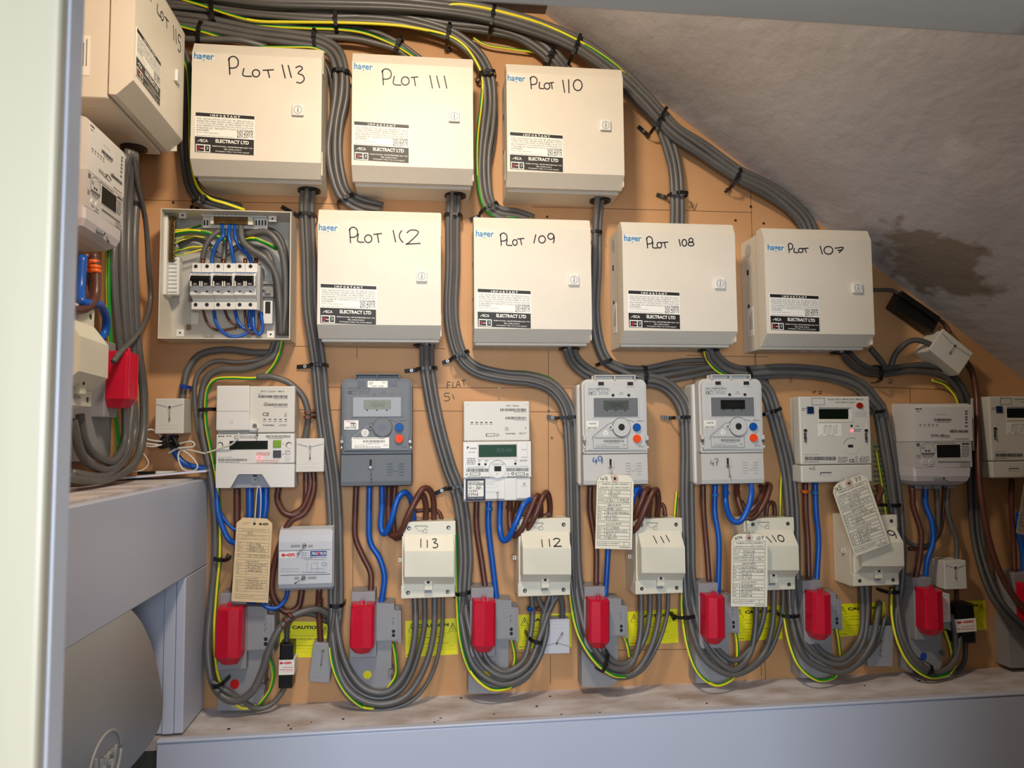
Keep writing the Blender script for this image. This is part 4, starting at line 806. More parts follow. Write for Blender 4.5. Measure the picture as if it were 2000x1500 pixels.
# ------------------------------------------------------------------ rounded smart meter (108; another on the left wall)
RR_ = (1787, 790, 1898, 948)
def rounded(rect, label, pose=None, seed=31):
    class F2(Fr):
        pass
    fr = Fr('electricity_meter', label, 'meter', rect or RR_, 78, RR_, 'rounded smart meters', pose=pose)
    mu, mm_, ml = mat('warm_white_plastic', (216, 212, 206), .4, var=.02), mat('greyer_white_plastic', (198, 194, 190), .4, var=.02), mat('mauve_white_plastic', (204, 198, 200), .4, var=.02)
    xl, xr = 1785.5, 1898
    k = fr.mb(); k.prof([(788, 2), (788, 66), (790, 74), (795, 78), (861.5, 78), (861.5, 2)], xl, xr, mu, dref=78); up = fr.part('communications_hub', k)
    k = fr.mb(); k.prof([(862.3, 2), (862.3, 78), (913, 78), (913, 2)], xl, xr, mm_, dref=78); mt = fr.part('meter_front', k)
    def ringz(y, d1, ix):                                   # cross-section narrowing towards the bottom
        return [(xl+ix, y, 2), (xl+ix, y, d1-4), (xl+ix+3, y, d1), (xr-ix-3, y, d1), (xr-ix, y, d1-4), (xr-ix, y, 2)]
    k = fr.mb(); k.loft([ringz(913.3, 78, 0), ringz(930, 78, 1), ringz(940, 74, 4), ringz(947, 64, 10), ringz(950, 50, 14)], ml, dref=78); tc = fr.part('terminal_cover', k)
    k = fr.mb(); k.dashes(1788, 797.5, 1800, 800, 78.4, ink); k.dashes(1790, 803, 1797, 804.5, 78.4, gink); k.text('Metering Solution', 1829, 808.5, 1848, 811, 78.4, gink); k.barcode(1824, 817.5, 1859, 822.5, 78.4, ink, seed); k.dashes(1830, 823.8, 1856, 825, 78.4, gink)
    for i in range(5): k.poly([(1794.5+i*8.2, 828), (1799.5+i*8.2, 828.8), (1799+i*8.2, 830.5)], 78, 78.4, ink); k.dashes(1796+i*8.2, 832, 1800+i*8.2, 833.3, 78.4, gink)
    k.dashes(1859, 838, 1866, 839, 78.4, gink); k.barcode(1855, 840, 1891, 845, 78.4, ink, seed+1); k.dashes(1865, 856.5, 1892, 858, 78.4, gink)
    for y in (802, 807, 813, 818, 824, 831): k.box(1885, y, 1890, y+3, 78, 78.4, gink)
    fr.part('printing', k, up)
    k = fr.mb(); k.box(1818, 848, 1832, 853, 78, 78.4, midg); fr.part('seal_slot', k, up); sscrew(fr, up, 1841, 850, 78, 2.4)
    k = fr.mb(); k.tube([(1832, 851, 80), (1841, 850, 82), (1854, 851.5, 80)], .9, chrome, 6, 4); fr.part('seal_wire', k, up)
    k = fr.mb(); k.box(1828, 867, 1876, 895, 78, 78.6, mm_, .3); k.box(1830, 868.5, 1875.5, 893.5, 78.6, 79, lcdd, .2); fr.part('display', k, mt)
    k = fr.mb(); k.ring(1812, 879, 15, 14.4, 78.4, gink, 24); k.cyl(1809, 880.5, 1.8, 78, 78.5, dark, 10); k.cyl(1815, 880.5, 1.8, 78, 78.5, dark, 10); fr.part('optical_port', k, mt)['kind'] = 'stuff'
    for x in (1806, 1819): k = fr.mb(); k.cyl(x, 902.5, 6, 78, 79.4, mm_, 18, 5.2); fr.part('push_button', k, mt)
    k = fr.mb(); k.box(1790, 865.5, 1796.5, 872, 78, 78.4, gink); k.text('CE', 1800, 873, 1806, 877, 78.4, ink); k.box(1800, 884.5, 1825, 888, 78, 78.4, gink); k.dashes(1803, 889.5, 1821, 891, 78.4, gink); k.dashes(1790, 888.5, 1798, 895, 78.4, gink, 3); k.dashes(1823, 864.5, 1866, 866, 78.4, gink); k.dashes(1879, 865, 1894, 868.5, 78.4, ink); k.dashes(1879, 871, 1893, 892, 78.4, gink, 7); k.barcode(1833, 900.5, 1894, 904, 78.4, gink, seed+2); k.frame(1877, 906, 1895, 912.5, .6, 78.4, gink); k.text('A N C', 1879, 907.5, 1893, 911.5, 78.4, gink); k.dashes(1811, 910.5, 1823, 912, 78.4, gink); fr.part('printing', k, mt)
    k = fr.mb(); k.box(1823, 932.5, 1841, 937, 77.6, 78.3, midg); fr.part('seal_slot', k, tc); sscrew(fr, tc, 1844, 934, 78, 2.6); seal(fr, tc, 1845, 936, 78, 8, 35)
    for x in (1787, 1805, 1824, 1853):
        if not pose: k = fr.mb(); k.box(x+1, 948, x+15, 955, 22, 44, midg, 2); fr.part('cable_entry', k, tc)
    return fr
rounded(None, 'rounded-bottom smart meter of mauve-tinted white plastic above the blue-dot cut-out')
pm = WX(240, 395, XL+.078)
wm = (W(1898, 868, 78).x-W(1787, 868, 78).x)/2
mtop = WX(240, 318, XL+.078)
rounded(None, 'rounded-bottom smart meter on the left wall under the PLOT 115 box', (XL, pm.y-wm, pm.z), 41)
# ------------------------------------------------------------------ isolators (white two-step boxes numbered by hand). reference: 113
IR = (783, 1018, 890, 1168)
def isolator(no, rect, label, hand, pose=None, wp=2.0):
    fr = Fr('isolator', label, 'isolator', rect or IR, 78, IR, 'white isolators', pose=pose)
    k = fr.mb(); k.box(785, 1019, 889, 1168, 1, 66, cream, 1.5); base = fr.part('base', k)
    k = fr.mb(); k.box(787, 1018.5, 890, 1048, 66, 78, cream, 1.5); k.box(783, 1143, 888.5, 1168, 66, 78, cream, 1.5); k.box(785, 1046, 889, 1145, 66, 77.5, cream, 1); pl = fr.part('front_plate', k)
    k = fr.mb(); xl, xr = 786.5, 887.5
    k.loft([[(xl+3, 1047, 74), (xl+3, 1047, 80), (xr-2, 1047, 80), (xr-2, 1047, 74)], [(xl+.5, 1075, 74), (xl+3.5, 1075, 101), (xr-1, 1075, 101), (xr+1, 1075, 74)], [(xl, 1125, 74), (xl+3.5, 1125, 101), (xr-1, 1125, 101), (xr+1, 1125, 74)], [(xl, 1143, 74), (xl+2, 1143, 80), (xr, 1143, 80), (xr, 1143, 74)]], cream, dref=92)
    cv = fr.part('cover', k)
    for x, y in ((799, 1032), (876, 1030.5), (797, 1158), (874.5, 1156)):
        k = fr.mb(); k.cyl(x, y, 3.9, 78, 78.5, dark, 16); k.cyl(x+.6, y+.6, 2.4, 78.5, 78.9, chrome, 12); fr.part('screw', k, pl)
    k = fr.mb(); k.box(828.5, 1134, 845, 1153, 78, 88, cream, 1); k.box(829, 1154, 843, 1158, 78, 82, midg, .5); k.cyl(836.5, 1137, 3, 88, 88.5, dark, 12); fr.part('latch', k, pl)
    k = fr.mb(); k.box(777.5, 1090, 785, 1098, 40, 48, cream, 1); k.box(780, 1092.5, 782, 1095, 48, 48.5, dark); fr.part('seal_stub', k, base)
    k = fr.mb(); k.stroke([(810, 1028), (836, 1028)], .6, 78.4, gink); k.stroke([(810, 1028), (818, 1037), (828, 1037)], .6, 78.4, gink); k.stroke([(836, 1028), (829, 1034)], .6, 78.4, gink); k.frame(826, 1034.5, 834, 1040.5, .6, 78.4, gink); k.dashes(812, 1026.3, 834, 1027.2, 78.4, gink); fr.part('printing', k, pl)
    if hand:
        k = fr.mb(); a = fr.P(0, 1047, 92)[1]; b = fr.P(0, 1075, 92)[1]; r = rect or IR; sx = (IR[2]-IR[0])/(r[2]-r[0]); sy = (IR[3]-IR[1])/(r[3]-r[1])
        for c, x0, y0, x1, y1 in hand: k.hand(c, IR[0]+(x0-r[0])*sx, IR[1]+(y0-r[1])*sy, IR[0]+(x1-r[0])*sx, IR[1]+(y1-r[1])*sy, 92, marker, wp)
        z0, z1 = fr.P(837, 1047, 92)[1], fr.P(837, 1075, 92)[1]      # lay the ink on the sloping top of the cover
        k.v = [(x, -(.0803+(z-z0)/(z1-z0)*.021)-.0003, z) for x, y, z in k.v]
        fr.part('handwriting', k, cv, f'handwritten {no} in black marker')
    return fr
isolator('113', IR, 'white isolator box hand-numbered 113, under the dark blue-grey meter', [('i', 820, 1053, 824, 1069), ('i', 833, 1055, 836, 1069), ('3', 844, 1053, 855, 1069)])
isolator('112', (1011, 1012, 1115, 1164), 'white isolator box hand-numbered 112, under the green-display meter', [('i', 1054, 1054, 1059, 1068), ('i', 1069, 1053, 1073, 1067), ('2', 1079, 1052, 1094, 1066)])
isolator('111', (1240, 1012, 1334, 1160), 'white isolator box hand-numbered 111, partly behind the card marked 49', [('1', 1274, 1047, 1279, 1061), ('1', 1288, 1048, 1293, 1060), ('1', 1299, 1046, 1304, 1058)])
isolator('110', (1458, 1011, 1553, 1153), 'white isolator box hand-numbered 110, left side behind a hanging card', [('1', 1492, 1048, 1501, 1059), ('1', 1505, 1046, 1510, 1058), ('0', 1515, 1046, 1526, 1057)])
isolator('109', (1665, 1006, 1755, 1144), 'white isolator box hand-numbered 109, under the tilted card', [('1', 1706, 1043, 1712, 1052), ('0', 1716, 1040, 1726, 1049), ('9', 1730, 1037, 1744, 1051)])
pi_ = WX(212, 700, XL+.09)
wi = (W(890, 1093, 78).x-W(783, 1093, 78).x)/2
isolator('115', None, 'cream isolator box hand-numbered 115, on the left wall by the door frame', [('i', 808, 1026, 811, 1040), ('i', 815, 1026, 818, 1040), ('5', 822, 1026, 834, 1040)], (XL, WX(214, 690, XL+.101).y-wi, WX(212, 703, XL+.09).z), 2.0)
# ------------------------------------------------------------------ service cut-outs with red fuse carriers. reference: 113
CR = (684, 1155, 783, 1350)
def cutout(rect, dot, label, dxy=(717.5, 1318), side=True, pose=None, screwed=True, rtilt=0, blk=True):
    fr = Fr('service_cutout', label, 'cut-out', rect or CR, 60, CR, 'grey service cut-outs with red fuse carriers', pose=pose)
    g1 = mat('warm_grey_plastic', (146, 146, 148), .5, var=.06, nscale=16)
    k = fr.mb(); k.poly([(683, 1250), (765, 1250), (764, 1333), (758, 1345), (740, 1352), (681, 1352)], 1, 42, g1); base = fr.part('base', k)
    k = fr.mb(); k.box(686, 1156, 733, 1200, 1, 58, g1, 1.5); k.box(683, 1180, 735, 1285, 1, 62, g1, 2); nk = fr.part('fuse_base', k, base)
    k = fr.mb()
    if blk: k.poly([(734, 1178), (770, 1179), (770, 1192), (783.5, 1193), (783.5, 1256), (778, 1256), (778, 1253), (734, 1253)], 1, 55, g1)
    else: k.box(734, 1180, 745, 1250, 1, 40, g1, 2)
    nb = fr.part('neutral_block', k, base)
    if blk:
        k = fr.mb(); k.box(735, 1197, 778, 1251, 55, 57, g1, .6); cv = fr.part('block_cover', k, nb)
        for y, m_ in ((1210, midg), (1218, midg)): k = fr.mb(); k.cyl(769, y, 3.3, 57, 57.4, mat('hole_shade', (104, 105, 108), .6), 14); k.cyl(769.6, y+.7, 2.6, 57.4, 57.6, midg, 14); fr.part('test_hole', k, cv)
        for y in (1233, 1241): k = fr.mb(); k.cyl(768.5, y, 3.4, 57, 57.4, dark, 14); fr.part('test_hole', k, cv)
        sscrew(fr, nb, 776, 1186, 44, 4.2)
    # fuse carrier: six-sided handle, shoulders at the top, pull tab
    def oct_(y, a, b, d, rd=7, ridge=3):
        c = (a+b)/2; return [(a, y, 60), (a+1, y, d-rd), (a+6, y, d-1), (c, y, d+ridge), (b-6, y, d-1), (b-1, y, d-rd), (b, y, 60)]
    k = fr.mb(); k.loft([oct_(1181, 686, 731, 90), oct_(1184, 684.5, 732.5, 98), oct_(1263, 681.5, 731, 98), oct_(1277, 690, 722, 88)], red, dref=90)
    fc = fr.part('fuse_carrier', k)
    k = fr.mb(); k.box(703, 1173, 712, 1186, 84, 90, red, 1.5); fr.part('pull_tab', k, fc)
    k = fr.mb(); k.box(686, 1190, 689, 1262, 94, 96.4, red, .6); k.box(706.5, 1190, 708, 1262, 99, 102.6, red, .4); fr.part('moulded_ridge', k, fc)
    k = fr.mb(); k.ring(710, 1177, 6, 5.2, 92, chrome, 14); fr.part('seal_wire', k, fc)
    if dot:
        k = fr.mb(); k.cyl(dxy[0], dxy[1], 8.3, 42, 42.4, mat('dot_'+dot[0], dot[1], .45), 26); fr.part('dot_sticker', k, base, dot[0]+' round sticker')
    if screwed: k = fr.mb(); k.cyl(762.5, 1312, 5, 10, 50, chrome, 12); fr.part('earth_stud', k, base)
    return fr
cutout((426, 1157, 534, 1385), ('red', (216, 20, 16)), 'grey cut-out with red fuse carrier and red dot sticker, leftmost', (711.5, 1308))
cutout(CR, ('yellow', (232, 214, 24)), 'grey cut-out with red fuse carrier and yellow dot, left of isolator 113')
cutout((919, 1147, 1013, 1352), ('yellow', (232, 214, 24)), 'grey cut-out with red fuse carrier, left of isolator 112, cables crossing its yellow dot')
cutout((1142, 1145, 1227, 1340), None, 'grey cut-out with red fuse carrier, below the card marked 49')
cutout((1366, 1138, 1446, 1332), None, 'grey cut-out with red fuse carrier, below the card in front of isolator 110')
cutout((1571, 1133, 1648, 1322), None, 'grey cut-out with red fuse carrier, left of isolator 109')
cutout((1787, 1127, 1862, 1312), ('blue', (20, 74, 170)), 'grey cut-out with red fuse carrier and blue dot sticker', blk=False)
cutout((1984, 1118, 2070, 1302), None, 'grey cut-out with red fuse carrier cut by the right photo edge')
wc = (W(783, 1250, 60).x-W(684, 1250, 60).x)/2-.001
cutout(None, None, 'grey cut-out with red fuse carrier on the left wall below isolator 115', pose=(XL, WX(248, 750, XL+.095).y+wc, WX(248, 751, XL+.09).z-.024), screwed=False, blk=False)
# shallow grey side plates of the right cut-outs
for rc, lab in (((1129, 1243, 1212, 1345), 'deep grey cable box under the cut-out below the card marked 49'),): pass
# clear plastic carrier with printed card beside the blue-dot cut-out
fr = Fr('fuse_label_holder', 'clear plastic holder with printed slip beside the blue-dot cut-out', 'label holder', (1838, 1160, 1857, 1216), 70)
k = fr.mb(); k.box(1838, 1160, 1857, 1216, 40, 70, paleg, 2); h_ = fr.part('holder', k)
k = fr.mb(); k.box(1840, 1167, 1853, 1212, 70, 70.4, paper); k.dashes(1841, 1169, 1852, 1210, 70.7, redp, 12); fr.part('printed_slip', k, h_)['kind'] = 'stuff'
# ------------------------------------------------------------------ grey contactor / isolator with printed front, left
fr = Fr('isolator', 'rounded cool-grey isolator with red e-on lettering and circuit diagram, left', 'isolator', (542, 1027, 652, 1152), 72)
k = fr.mb(); k.prof([(1029, 4), (1027, 40), (1034, 58), (1045, 68), (1058, 72), (1140, 72), (1148, 66), (1152, 54), (1152, 4)], 544, 649, eong, sm=False, dref=72); bd = fr.part('body', k)
k = fr.mb(); k.box(548, 1122, 645, 1123.2, 72, 72.4, gink); k.box(544, 1074, 646, 1074.8, 72, 72.4, gink); fr.part('seam', k, bd)['kind'] = 'stuff'
k = fr.mb(); k.box(648, 1030, 653, 1146, 30, 62, midg, 2); fr.part('side_rail', k, bd)
for a, b, y, c in ((568, 586, 1064, 594), (602, 611, 1064, None), (575, 584, 1127, 592.5), (601, 618, 1126, None)):
    k = fr.mb(); k.box(a, y, b, y+5, 72, 72.4, midg); fr.part('seal_slot', k, bd)
    if c: sscrew(fr, bd, c, y+2.5, 72.5, 5)
seal(fr, bd, 592, 1070, 74, 12, 130); seal(fr, bd, 590, 1131, 74, 12, 150)
k = fr.mb(); k.box(546, 1078, 577, 1090, 72, 72.4, white); k.text('e-on', 549.5, 1080.5, 575.5, 1087.5, 72.8, redp, .04)
k.box(606, 1076, 638, 1086, 72, 72.4, bluep); k.text('PROTEUS', 609, 1078, 637, 1084, 72.8, paper, .02); k.cyl(623, 1081, 2.4, 72.8, 73, redp, 12)
k.dashes(589, 1079, 600, 1086, 72.5, midg, 2); k.frame(588, 1092, 640, 1118, .4, 72.5, paleg); k.stroke([(600, 1096), (600, 1115)], .5, 72.5, gink); k.stroke([(608, 1115), (608, 1100), (620, 1100)], .5, 72.5, gink); k.stroke([(620, 1096), (620, 1115)], .5, 72.5, gink); k.stroke([(608, 1111), (634, 1111), (634, 1106)], .5, 72.5, gink); k.frame(629, 1099.5, 638, 1104.5, .6, 72.5, gink); k.stroke([(594, 1093), (634, 1093), (634, 1099)], .5, 72.5, gink)
k.dashes(590, 1117, 636, 1118.2, 72.5, gink); k.dashes(588, 1089, 610, 1090.2, 72.5, gink); k.dashes(606, 1088, 638, 1089.2, 72.5, gink); k.stroke([(548, 1111), (584, 1111)], .4, 72.5, gink); k.stroke([(548, 1116), (584, 1116)], .4, 72.5, gink)
fr.part('printing', k, bd)
# ------------------------------------------------------------------ small connector blocks
def jbox(rect, d, label, tilt=0, m=None, vy=.17, flip=False, base=0, dist=None):
    m = m or offw; x0, y0, x1, y1 = rect; w, h = x1-x0, y1-y0
    fr = Fr('junction_box', label, 'junction box', rect, d, base=base, group='small connector blocks', tilt=tilt)
    k = fr.mb(); k.box(x0, y0, x1, y1, 1, d-6, m, 2); bd = fr.part('body', k)
    Y = lambda t: y0+h*(1-t if flip else t)
    k = fr.mb(); k.box(x0, min(Y(0), Y(1)), x1, max(Y(0), Y(1)), d-6, d, m, 1.5); lid = fr.part('lid', k, bd)
    k = fr.mb(); cx = (x0+x1)/2; k.stroke([(x0+2, Y(vy)), (cx-4, Y(vy+.08))], 1.8, d+.3, midg); k.stroke([(cx+4, Y(vy+.08)), (x1-2, Y(vy))], 1.8, d+.3, midg); fr.part('seam', k, lid)['kind'] = 'stuff'
    k = fr.mb(); k.cyl(cx, Y(vy+.08), 4.6, d, d+1, m, 16); ls = fr.part('screw_boss', k, lid); sscrew(fr, ls, cx, Y(vy+.08), d+1, 3.2); seal(fr, lid, cx, Y(vy+.12), d+1, h*.25, 90 if not flip else -60)
    for i in range(2): k = fr.mb(); k.box(x0+w*.2, Y(.75+.1*i)-.4, x1-w*.2, Y(.75+.1*i)+.4, d, d+.5, m, .2); fr.part('moulded_rib', k, lid)
    return fr
jbox((303, 778, 359, 847), 60, 'small grey connector block beside the left wall, above the taped white cord')
jbox((578, 856, 633, 922), 50, 'small off-white connector block, right of the leftmost meter')
jbox((1822, 660, 1894, 712), 62, 'tilted off-white connector block up by the soffit', tilt=38)
jbox((1845, 1095, 1888, 1151), 60, 'grey-white connector block above the black block on the right')
jbox((1063, 1209, 1113, 1277), 40, 'pale blue-grey connector block, lower right of isolator 112', tilt=1, m=eong, flip=True, vy=.22)
jbox((607, 1256, 648, 1333), 40, 'grey connector block tilted, left of the leftmost cable loop', tilt=7, m=midg, vy=.12)
jbox((1696, 1222, 1745, 1302), 40, 'grey connector block under isolator 109', tilt=4, m=midg, vy=.3)
def black_block(rect, d, label, tilt, sticker):
    x0, y0, x1, y1 = rect; fr = Fr('connector_block', label, 'connector block', rect, d, tilt=tilt, group='black connector blocks')
    ym = (y0+y1)/2
    k = fr.mb(); k.box(x0, y0, x1, y1, 4, d-8, black, 2); bd = fr.part('body', k)
    k = fr.mb(); k.box(x0+1, y0+2, x1, ym-4, d-8, d, black, 2); k.box(x0, ym+6, x1-1, y1-1, d-8, d-1, black, 2); fr.part('lid', k, bd)['kind'] = 'stuff'
    if sticker:
        k = fr.mb(); k.box(x0-.6, y0+(y1-y0)*.37, x1+3, y0+(y1-y0)*.7, 4, d+.6, paper, .5); yy = y0+(y1-y0)*.37; st = fr.part('warning_sticker', k, bd, 'white sticker with red e-on lettering')
        k = fr.mb(); w = x1-x0; k.text('e-on', x0+1, yy+3, x1-3, yy+9, d+1, redp, .04); k.text('WARNING', x0+w*.25, yy+13, x1, yy+16, d+1, redp, .02); k.dashes(x0+1, yy+18.5, x1, yy+20, d+1, redp); k.text('DO NOT INTERFERE WITH', x0+1, yy+22, x1, yy+24, d+1, redp); fr.part('printing', k, st)
black_block((545, 1256, 572, 1345), 46, 'black connector block with white e-on sticker beside the leftmost cut-out', 1, True)
black_block((1868, 1180, 1904, 1258), 48, 'black connector block with dim white sticker, lower right', -2, True)
black_block((1748, 588, 1836, 624), 44, 'plain black connector block tilted against the sloping soffit', 33, False)
# ------------------------------------------------------------------ yellow caution stickers on the board
def caution(rect, label, base=(792, 1210, 890, 1281), tilt=0):
    fr = Fr('caution_sticker', label, 'sticker', rect, 1, base, 'yellow caution stickers on the board', tilt=tilt)
    k = fr.mb(); k.box(792, 1210, 892, 1281, .2, .6, yel); c = fr.part('card', k)
    k = fr.mb(); k.text('CAUTION', 815, 1217, 875, 1226, 1.0, ink, .045)
    for cx, t in ((804.5, 'i'), (882.5, 'b')): 
        k.stroke([(cx, 1217), (cx-7, 1234), (cx+7, 1234), (cx, 1217)], 1.1, 1.0, ink)
        k.stroke([(cx, 1222), (cx, 1229)] if t == 'i' else [(cx+1, 1221), (cx-2, 1227), (cx+1.5, 1227), (cx-.5, 1232)], 1.3, 1.0, ink)
    for i, t in enumerate(('This installation has wiring colours', 'to two versions of BS 7671.', '', 'Great care should be taken before', 'undertaking extension, alteration or repair', 'that all conductors are correctly identified.')):
        if t: w = len(t)*.98; k.text(t, 842-w, 1236+i*6.4, 842+w, 1240.4+i*6.4, 1.0, ink, .025)
    k.dashes(794, 1277.5, 812, 1279, 1.0, ink); fr.part('printing', k, c)
for r, l, t in (((547, 1214, 641, 1284), 'yellow CAUTION sticker behind the black block, leftmost of the stickers', 3), ((792, 1210, 892, 1281), 'yellow CAUTION sticker behind the four cables dropping from isolator 113', -1),
             ((1012, 1199, 1114, 1266), 'yellow CAUTION sticker mostly behind cables under isolator 112', 0), ((1227, 1192, 1322, 1258), 'yellow CAUTION sticker behind the cables dropping from isolator 111', -1),
             ((1434, 1184, 1526, 1250), 'yellow CAUTION sticker behind cables under isolator 110', 0), ((1635, 1178, 1728, 1241), 'yellow CAUTION sticker under isolator 109', 0), ((1838, 1174, 1924, 1232), 'yellow CAUTION sticker, its left part behind the black block on the right', 0)):
    caution(r, l, tilt=t)
# ------------------------------------------------------------------ hanging record cards. reference: the 49 card
TR = (1164, 928, 1236, 1073)
def rcard(label, rect, depth, tilt, m, notes, string, curl=0, dirty=False):
    fr = Fr('record_card', label, 'tag', rect, 1, TR, 'printed meter record cards', tilt=tilt, base=depth)
    gi = ink if not dirty else gink
    k = fr.mb(); k.poly([(1164, 942), (1169, 933), (1178, 928), (1224, 928), (1231, 933), (1236, 942), (1236, 1073), (1164, 1073)], 0, .6, m); c = fr.part('card', k)
    k = fr.mb(); k.cyl(1199, 935.5, 7.4, .6, .9, pinkr, 22); k.cyl(1199, 935.5, 2.8, .9, 1.1, dark, 12); fr.part('eyelet', k, c)
    k = fr.mb(); L = 1167.5; Rr = 1231; d = 1.0
    for a, b in ((942.5, 956), (958.5, 972), (974.5, 981.5), (984.5, 1018), (1021, 1054), (1059, 1066.5)): k.frame(L, a, Rr, b, .5, d, gi)
    k.text('THE METER HAS BEEN CHECKED &', 1173, 944.5, 1226, 948, d, gi, .01); k.text('IDENTIFIED FOR CORRECT POLARITY', 1171, 951, 1228, 954.5, d, gi, .01)
    k.stroke([(L, 965.2), (Rr, 965.2)], .5, d, gi); k.stroke([(1188, 958.5), (1188, 972)], .5, d, gi); k.text('SEAL NO.', 1169, 960.3, 1183, 963, d, gi); k.text('DATE', 1169, 967.3, 1178, 970, d, gi)
    k.text('MPRN', 1169, 976.6, 1179, 979.4, d, gi); k.stroke([(1181, 974.5), (1181, 981.5)], .5, d, gi)
    k.text('REMOVED METER:', 1186, 986, 1213, 989, d, gi, .01); k.text('INSTALLED METER:', 1184, 1022.7, 1215, 1025.7, d, gi, .01); k.text('NO ACCESS TO PROPERTY', 1169, 1061, 1211, 1064.5, d, gi, .01); k.stroke([(1220, 1059), (1220, 1066.5)], .5, d, gi)
    for y0 in (991, 1027.5):
        for i in range(4): k.stroke([(L, y0+i*6.7), (Rr, y0+i*6.7)], .5, d, gi); k.text('Mtr No.' if i == 0 else 'Rdg', 1168.5, y0+1.6+i*6.7, 1178.5 if i == 0 else 1174, y0+4.8+i*6.7, d, gi)
        k.stroke([(1181, y0), (1181, y0+26.8)], .5, d, gi)
    k.dashes(1212, 1069, 1233, 1070.3, d, gi); fr.part('printing', k, c)
    k = fr.mb()
    for ch, a, b, c2, e in notes: k.hand(ch, a, b, c2, e, d+.2, gink if dirty else marker, .9)
    if not dirty:
        for a, b, x in ((960, 964.5, 1212), (966.5, 971, 1210), (975.5, 980.5, 1228), (992.5, 997, 1217), (999.5, 1004, 1228), (1006, 1010.5, 1206), (1012.5, 1017, 1208), (1029, 1033, 1212), (1035.5, 1040, 1226), (1042, 1046.5, 1206), (1049, 1053, 1206)): k.scrib(1189 if a < 973 else 1184, a, x, b, d+.2, marker, .45)
    else:
        for i in range(16): k.dashes(1170, 942+i*7.5, 1228, 944+i*7.5, d+.2, gi)
    fr.part('handwriting', k, c)
    if string: k = fr.mb(); k.tube(string, .9, whitec, 6, 5); fr.part('string', k)
    return fr
rcard('cream record card noted 49 hanging in front of isolator 111', TR, 100, 1.5, tagm, [('4', 1171, 933, 1178, 940), ('9', 1179, 932, 1184, 940)], [(1199, 912, 2), (1192, 918, 3), (1190, 928, 3), (1196, 936, 2), (1192, 960, 3), (1188, 985, 3), (1184, 1012, 3)])
rcard('upright cream record card hanging in front of isolator 110', (1409, 1035, 1480, 1177), 118, 1.2, tagm, [('6', 1171, 934, 1175, 939), ('0', 1176, 933, 1180, 938), ('9', 1181, 933, 1185, 938), ('1', 1213, 934, 1216, 940), ('0', 1217, 933, 1221, 939), ('7', 1223, 932, 1227, 938)], [(1199, 936, 2), (1194, 924, 6), (1188, 913, 10), (1190, 906, 6), (1198, 910, -10), (1202, 922, -2), (1205, 950, 3), (1206, 985, 3)])
rcard('cream record card tilted across the top of isolator 109, noted 45', (1615, 922, 1688, 1069), 112, -19, tagm, [('4', 1170, 934, 1176, 942), ('5', 1177, 933, 1183, 941), ('7', 1211, 931, 1216, 939), ('7', 1218, 931, 1223, 939)], [(1199, 935, 2), (1196, 928, 0), (1198, 922, -8)])
rcard('grubby brown record card tilted at the right photo edge', (1946, 919, 1998, 1054), 90, 13, tagd, [], [(1199, 935, 2), (1203, 924, 0), (1196, 914, -10)], dirty=True)
# buff card with the e-on heading
fr = Fr('record_card', 'buff record card with e-on heading hanging below the leftmost meter', 'tag', (457, 1012, 527, 1175), 1, group='printed meter record cards', tilt=2.6, base=84)
k = fr.mb(); k.poly([(458, 1022), (470, 1011), (517, 1011), (528, 1020), (527, 1175), (455, 1175)], 0, .6, tagb); c = fr.part('card', k)
k = fr.mb(); k.cyl(493, 1022, 2.8, .6, .8, dark, 14); fr.part('hole', k, c)
k = fr.mb(); d = 1.0
k.text('e-on', 502, 1019.5, 520, 1024.5, d, ink, .04)
for a, b in ((1032, 1038), (1044, 1053), (1059, 1077), (1082, 1088), (1093, 1121), (1126, 1154), (1161, 1168)): k.frame(462, a, 523, b, .4, d, gink)
k.text('ELECTRICITY METER INSTALLATION', 469, 1033.8, 516, 1036.3, d, gink, .01); k.text('THE METER HAS BEEN CHECKED &', 469, 1045, 516, 1047.4, d, gink, .01); k.text('IDENTIFIED FOR CORRECT POLARITY', 467, 1049.3, 518, 1051.7, d, gink, .01); k.text('REMOVED METER', 480, 1094.5, 506, 1097, d, gink, .01); k.text('INSTALLED METER', 479, 1127.5, 506, 1130, d, gink, .01); k.text('NO ACCESS TO PROPERTY', 463.5, 1163.3, 500, 1166, d, gink, .01)
for y0, n, tt in ((1059, 3, ('DIST', 'SEAL No.', 'DATE')), (1099, 4, ('Mtr No.', 'Rdg', 'Rdg', 'Rdg')), (1132, 4, ('Mtr No.', 'Rdg', 'Rdg', 'Rdg')), (1082, 1, ('MPRN',))):
    hh = 5.6 if n == 4 else 6
    for i in range(n): k.stroke([(462, y0+i*hh), (523, y0+i*hh)], .4, d, gink); k.text(tt[i], 463.5, y0+1.8+i*hh, 463.5+len(tt[i])*1.2, y0+4+i*hh, d, gink)
    k.stroke([(481, y0), (481, y0+n*hh)], .4, d, gink)
fr.part('printing', k, c)
k = fr.mb()
for a, b, x in ((1060, 1064, 508), (1066, 1070, 514), (1072, 1076.5, 517), (1083, 1087.5, 526), (1099.5, 1104, 520), (1106, 1110, 512), (1112, 1116, 511), (1132, 1137, 522), (1139, 1143, 515), (1145, 1149, 516)): k.scrib(484, a, x, b, d+.2, marker, .4)
k.hand('5', 480, 1038.5, 485, 1044.5, d+.2, gink, .6); k.hand('5', 486, 1038, 491, 1044, d+.2, gink, .6); k.stroke([(470, 1026), (472, 1020), (475, 1024), (478, 1021), (484, 1020)], .6, d+.2, gink)
fr.part('handwriting', k, c)
k = fr.mb(); k.tube([(493, 1021, 2), (494, 990, 2), (495, 960, 2), (497, 950, 0), (502, 955, 0), (504, 985, 0), (503, 1012, -2), (500, 1022, -3)], 1.0, whitec, 7, 5); fr.part('string', k)
